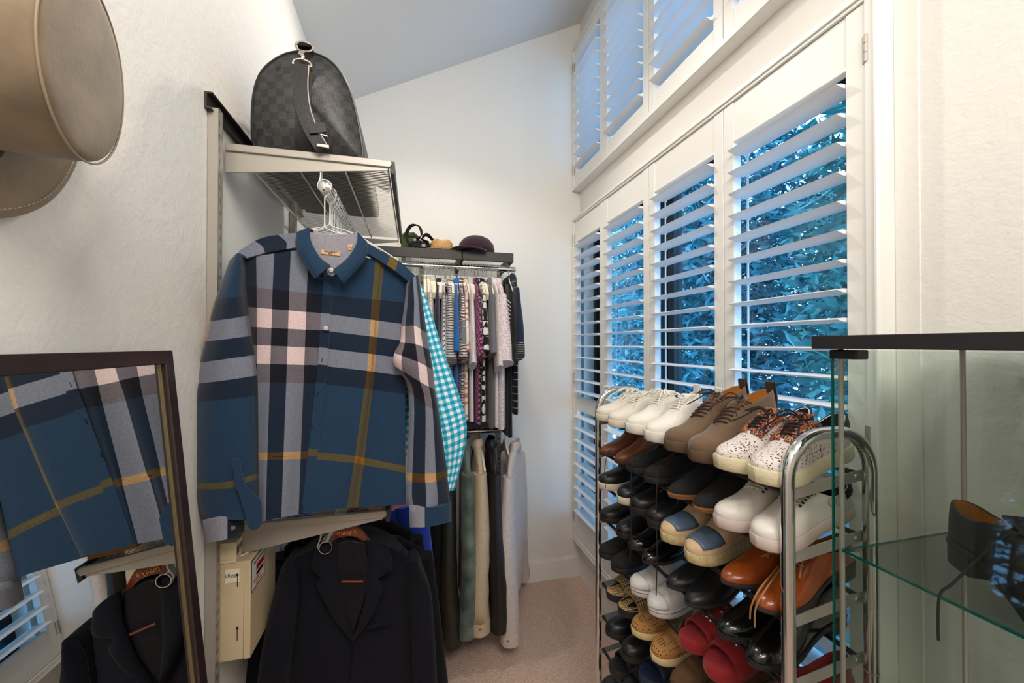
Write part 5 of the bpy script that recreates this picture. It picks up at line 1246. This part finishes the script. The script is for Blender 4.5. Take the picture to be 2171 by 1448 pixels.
# materials
M_OFFW = LEA('off_white_leather', '#d8d0c2', .5, var=.05); M_KNITW = LEA('white_knit', '#dedad0', .85, bump=.4, bscale=300); M_SOLEW = LEA('off_white_rubber', '#d9d0bd', .55); M_LACEW = mat('white_lace', '#e2ddd0', .85, bump=.3, bscale=500)
M_BSUEDE = mat('brown_suede', '#66503b', .95, var=.14, vscale=14, bump=.2, bscale=300, sheen=.25); M_BSOLE = mat('brown_rubber', '#5b4632', .7); M_CARAMEL = LEA('caramel_lining', '#a86a2c', .5); M_LACEB = mat('brown_lace', '#3a2620', .85); M_HTAB = LEA('dark_brown_leather', '#3b2a20', .5)
M_SPECK = speckled('speckled_knit', '#d9d0cb', ('#3b3338', '#b98a7c', '#8a97a8')); M_BOOST = mat('cream_foam', '#d9cfae', .55, bump=.35, bscale=160, bdist=.003); M_CONF = pmat('confetti_panel', confetti, .6, 0); M_LACEK = mat('black_lace', '#141314', .8); M_NAVYH = mat('navy_heel_cloth', '#1c1c2a', .85)
M_BRNL = LEA('brown_leather', '#6b3b1e', .45, var=.2, vscale=12); M_BRNSOLE = mat('stacked_brown_sole', '#4a2a16', .55)
M_BLKSU = mat('black_suede', '#161618', .9, bump=.15, bscale=300); M_BLKRUB = mat('black_rubber', '#1b1b1c', .6); M_BLKL = LEA('black_leather', '#131316', .4); M_BLKSH = LEA('glossy_black_leather', '#0c0c0e', .16, coat=.3); M_TANWELT = mat('tan_welt', '#8a5a34', .6)
M_WLEA = LEA('white_leather', '#d8d2cb', .42); M_PINKSOLE = mat('pinkish_white_rubber', '#cdbdb4', .55)
M_SLATE = LEA('slate_blue_leather', '#51647a', .35); M_BEIGEL = LEA('beige_leather', '#cbb08c', .55); M_CRSOLE = pmat('cream_hatched_rubber', diag, .6, 0)
M_COGN = LEA('cognac_leather', '#8a4013', .26, var=.25, vscale=9, coat=.25); M_DKSOLE = mat('dark_sole', '#231c18', .6); M_TANLACE = mat('tan_lace', '#9b7046', .8)
M_CANV = LEA('white_canvas', '#d4d1cc', .85, bump=.3, bscale=500); M_RED = mat('red_suede', '#8f1418', .9, bump=.15, bscale=300, sheen=.15, var=.1, vscale=20); M_CHK = pmat('tan_check_cloth', check_slide, .8, 0)
M_PERF = perforated('tan_perforated_leather', '#b07f48', '#54361a'); M_CRS2 = mat('cream_sole', '#d8c28e', .6); M_NAVYS = mat('navy_rubber', '#1b2540', .55, bump=.1); M_BRNSU = mat('worn_brown_suede', '#5a4029', .95, var=.2, vscale=14, bump=.2, bscale=200); M_CHARC = mat('charcoal_rubber', '#202124', .55)
TIER = ['top', 'second', 'third', 'fourth', 'fifth', 'sixth', 'seventh', 'eighth', 'ninth']
ZTOE = [(.0, 0)]
def place(root, tier, Y, xtoe, yaw=0, L=.29):
    """stand the shoe on the two bars of a tier, toe towards the room."""
    sl = math.atan2(RT-.002, RX1-.02-RX0-.012)
    zf = RB[tier-1]-.010+.0055
    # root origin is the heel; rotate by 180 deg so +x local points to -X, pitch so the heel is higher
    root.rotation_euler = (0, sl, PI+yaw)
    hx = xtoe+L*math.cos(sl)
    root.location = (hx, Y+L*math.sin(yaw), zf+(hx-(RX0+.012))*math.tan(sl)+.0005)
LAST = []
def pair(tier, ya, yb, desc, maker, x=.672, yaw=(0, 0), dx=(0, 0), L=.29):
    """maker(label, side) builds one shoe; a: the one farther from the camera."""
    for k, (y, w) in enumerate(((ya, 'farther'), (yb, 'nearer'))):
        y = max(y, .655)
        r = maker(desc+' on the '+TIER[tier-1]+' tier, '+w+' one', 1 if k == 0 else -1)
        place(r, tier, y, x+dx[k], yaw[k]+.085+(.02 if y < .70 else 0), L); LAST.append(r)
K = .985
# ---- top tier
pair(1, 1.352, 1.25, 'off-white low leather sneaker with tangled laces', lambda l, s: shoe('sneaker', 'sneaker', l, M_OFFW, M_SOLEW, M_OFFW, M_LACEW, bow=True, side=s, cat='sneaker'), dx=(-.005, -.012), yaw=(0, 0))
pair(1, 1.125, 1.02, 'white knit sneaker with tall padded tongue and thick sole', lambda l, s: shoe('knit_sneaker', 'runner', l, M_KNITW, M_KNITW, M_KNITW, M_LACEW, bow=True, side=s, cat='sneaker', extras={'tab': M_KNITW}), dx=(-.008, -.01), yaw=(0, 0))
pair(1, .925, .832, 'brown suede high-top with caramel lining', lambda l, s: shoe('high_top', 'hightop', l, M_BSUEDE, M_BSOLE, M_CARAMEL, M_LACEB, bow=True, side=s, cat='high-top', extras={'tab': M_HTAB}), dx=(-.01, -.012), yaw=(0, 0))
pair(1, .742, .655, 'speckled white knit runner with confetti lace panel', lambda l, s: shoe('knit_runner', 'runner', l, M_SPECK, M_BOOST, M_NAVYH, M_LACEK, tongue=M_CONF, bow=True, side=s, cat='sneaker', extras={'panel': M_CONF, 'counter': M_NAVYH}), dx=(-.004, .0), yaw=(.01, .02))
# ---- second tier
pair(2, 1.338, 1.238, 'brown leather chukka boot', lambda l, s: shoe('chukka_boot', 'chukka', l, M_BRNL, M_BRNSOLE, M_CARAMEL, M_LACEK, side=s, cat='boot', extras={'welt': M_BRNSOLE}), dx=(0, .004))
pair(2, 1.14, 1.045, 'black suede skate shoe with thick black sole', lambda l, s: shoe('skate_shoe', 'slip', l, M_BLKSU, M_BLKRUB, M_BLKSU, side=s))
pair(2, .925, .836, 'black suede chukka with a tan welt', lambda l, s: shoe('chukka_boot', 'chukka', l, M_BLKSU, M_TANWELT, M_BLKSU, M_LACEK, side=s, cat='boot', extras={'welt': M_TANWELT}), dx=(-.004, 0))
pair(2, .745, .655, 'white leather sneaker with navy heel and looped side mark', lambda l, s: shoe('sneaker', 'sneaker', l, M_WLEA, M_PINKSOLE, M_NAVYH, M_LACEW, side=s, cat='sneaker', extras={'eyelet': M_BLACK, 'counter': M_NAVYH, 'logo': ('OC', .026, mat('pale_grey_ink', '#b5aca5', .5), .30, .52)}), dx=(-.008, -.002))
# ---- third tier
pair(3, 1.345, 1.21, 'black leather low sneaker with white sole', lambda l, s: shoe('sneaker', 'sneaker', l, M_BLKL, M_SOLEW, M_BLKL, M_LACEK, side=s, cat='sneaker'))
pair(3, 1.12, 1.03, 'black sneaker with glossy laces and black sole', lambda l, s: shoe('sneaker', 'sneaker', l, M_BLKL, M_BLKRUB, M_BLKL, mat('glossy_black_lace', '#0d0d0f', .2), bow=True, side=s, cat='sneaker'))
pair(3, .945, .846, 'beige and slate blue boat sneaker with cream hatched sole', lambda l, s: shoe('boat_sneaker', 'sneaker', l, M_BEIGEL, M_CRSOLE, M_BEIGEL, M_BEIGEL, side=s, cat='sneaker', extras={'vamp': M_SLATE, 'counter': M_NAVYH}), dx=(-.01, -.012))
pair(3, .742, .655, 'cognac leather lace-up with dark sole', lambda l, s: shoe('dress_shoe', 'dress', l, M_COGN, M_DKSOLE, M_CARAMEL, M_TANLACE, bow=True, side=s))
# ---- fourth tier
pair(4, 1.352, 1.235, 'slim pointed black leather moccasin', lambda l, s: shoe('moccasin', 'slip', l, M_BLKL, M_BLKRUB, M_BLKL, side=s, L=.28))
pair(4, 1.15, 1.07, 'shiny black dress shoe', lambda l, s: shoe('dress_shoe', 'dress', l, M_BLKSH, M_BLKRUB, M_BLKL, M_LACEK, side=s, extras={'cap': M_BLKSH}), dx=(.006, .004))
pair(4, .94, .87, 'smooth black derby', lambda l, s: shoe('derby_shoe', 'dress', l, M_BLKL, M_BLKRUB, M_BLKL, M_LACEK, side=s))
pair(4, .752, .675, 'glossy black ankle boot', lambda l, s: shoe('ankle_boot', 'chukka', l, M_BLKSH, M_BLKRUB, M_BLKL, M_LACEK, side=s, cat='boot', extras={'welt': M_BLKRUB}))
# ---- fifth tier
pair(5, 1.342, 1.254, 'black canvas slip-on with a black rubber rim', lambda l, s: shoe('slip_on', 'slip', l, M_BLKSU, M_BLKRUB, M_BLKSU, side=s))
pair(5, 1.12, 1.028, 'white canvas sneaker with a red line round the sole', lambda l, s: shoe('canvas_sneaker', 'canvas', l, M_CANV, mat('white_rubber', '#d5d3cf', .5), M_CANV, M_LACEW, side=s, cat='sneaker', extras={'stripe': mat('dark_red_line', '#7a1020', .5), 'cap': mat('white_rubber', '', 0)}))
pair(5, .892, .80, 'red suede slide with silver pins', lambda l, s: slide('slide_sandal', l, M_RED, M_RED, M_RED, s, M_CHROME))
r_ = shoe('slip_on', 'slip', 'single red suede slip-on at the near end of the fifth tier', M_RED, M_RED, M_RED); place(r_, 5, .662, .672, .1)
# ---- sixth tier
pair(6, 1.30, 1.215, 'tan check slide', lambda l, s: slide('slide_sandal', l, M_CHK, M_CHK, M_BLKRUB, s))
pair(6, 1.115, 1.015, 'tan perforated clog with cream sole', lambda l, s: shoe('clog', 'clog', l, M_PERF, M_CRS2, M_PERF, side=s, cat='clog'))
pair(6, .925, .838, 'worn brown suede shoe', lambda l, s: shoe('suede_shoe', 'dress', l, M_BRNSU, M_BRNSOLE, M_BRNSU, M_LACEB, side=s))
pair(6, .745, .655, 'plain black loafer', lambda l, s: shoe('loafer', 'slip', l, M_BLKL, M_BLKRUB, M_BLKL, side=s))
# ---- seventh to ninth tier
pair(7, 1.29, 1.186, 'black padded slipper', lambda l, s: shoe('slipper', 'clog', l, M_BLKL, M_BLKRUB, M_BLKL, side=s, cat='slipper'))
pair(7, 1.085, .985, 'navy rubber slide', lambda l, s: slide('slide_sandal', l, M_NAVYS, M_NAVYS, M_NAVYS, s))
pair(8, 1.28, 1.186, 'charcoal slide with white strap lettering', lambda l, s: slide('slide_sandal', l, M_CHARC, M_CHARC, M_CHARC, s, txt=('BA', .022, mat('white_ink', '#d8d8d8', .5))))
pair(9, 1.332, 1.24, 'dark charcoal clog', lambda l, s: shoe('clog', 'clog', l, M_CHARC, M_CHARC, M_CHARC, side=s, cat='clog'))
# stray laces hanging from the brown chukkas and the high-tops
# ---- derby shoe in the cabinet, toe to the right
d = shoe('derby_shoe', 'dress', 'black leather derby alone on the glass cabinet shelf', LEA('matte_black_leather', '#18181a', .62), M_BLKRUB, M_CARAMEL, M_LACEK, side=1, L=.31)
d.location = (.903, .474, ZCAB+.0005); d.rotation_euler = (0, 0, math.radians(-124)); d.scale = (.97, .97, 1.30)
Mx = Matrix.LocRotScale(d.location, d.rotation_euler, d.scale).inverted()
b = MB(); b.tube([Mx @ Vector(p) for p in crv([(.812, .355, EYE-.262), (.80, .365, EYE-.262), (.785, .385, EYE-.30), (.757, .402, EYE-.345), (.7435, .408, EYE-.360), (.7375, .408, EYE-.385), (.7375, .408, EYE-.428)], 5)], .0018, 6); b.build('loose_lace', M_LACEK, d)

# ---- laces hanging loose over the front bars
def loose(root, pts, m, r=.0016, name='loose_lace'):
    Mi = (Matrix.LocRotScale(root.location, root.rotation_euler, root.scale)).inverted()
    b = MB(); b.tube([Mi @ Vector(p) for p in crv(pts, 5)], r, 6); b.build(name, m, root)
loose(LAST[10], [PX(1345, 975, .70), PX(1340, 985, .652), PX(1337, 1040, .648), PX(1338, 1120, .648), PX(1336, 1190, .648)], M_LACEK)
loose(LAST[11], [PX(1396, 995, .70), PX(1394, 1010, .652), PX(1391, 1080, .646), PX(1393, 1170, .646), PX(1391, 1262, .646)], M_LACEK)
loose(LAST[8], [PX(1300, 945, .74), PX(1287, 965, .662), PX(1282, 1000, .655), PX(1284, 1035, .655)], M_LACEK, .0013)
loose(LAST[23], [PX(1650, 1200, .76), PX(1610, 1250, .668), PX(1593, 1285, .648), PX(1590, 1312, .648)], M_TANLACE)
loose(LAST[23], [PX(1655, 1205, .76), PX(1620, 1255, .668), PX(1602, 1290, .647), PX(1600, 1330, .647)], M_TANLACE)
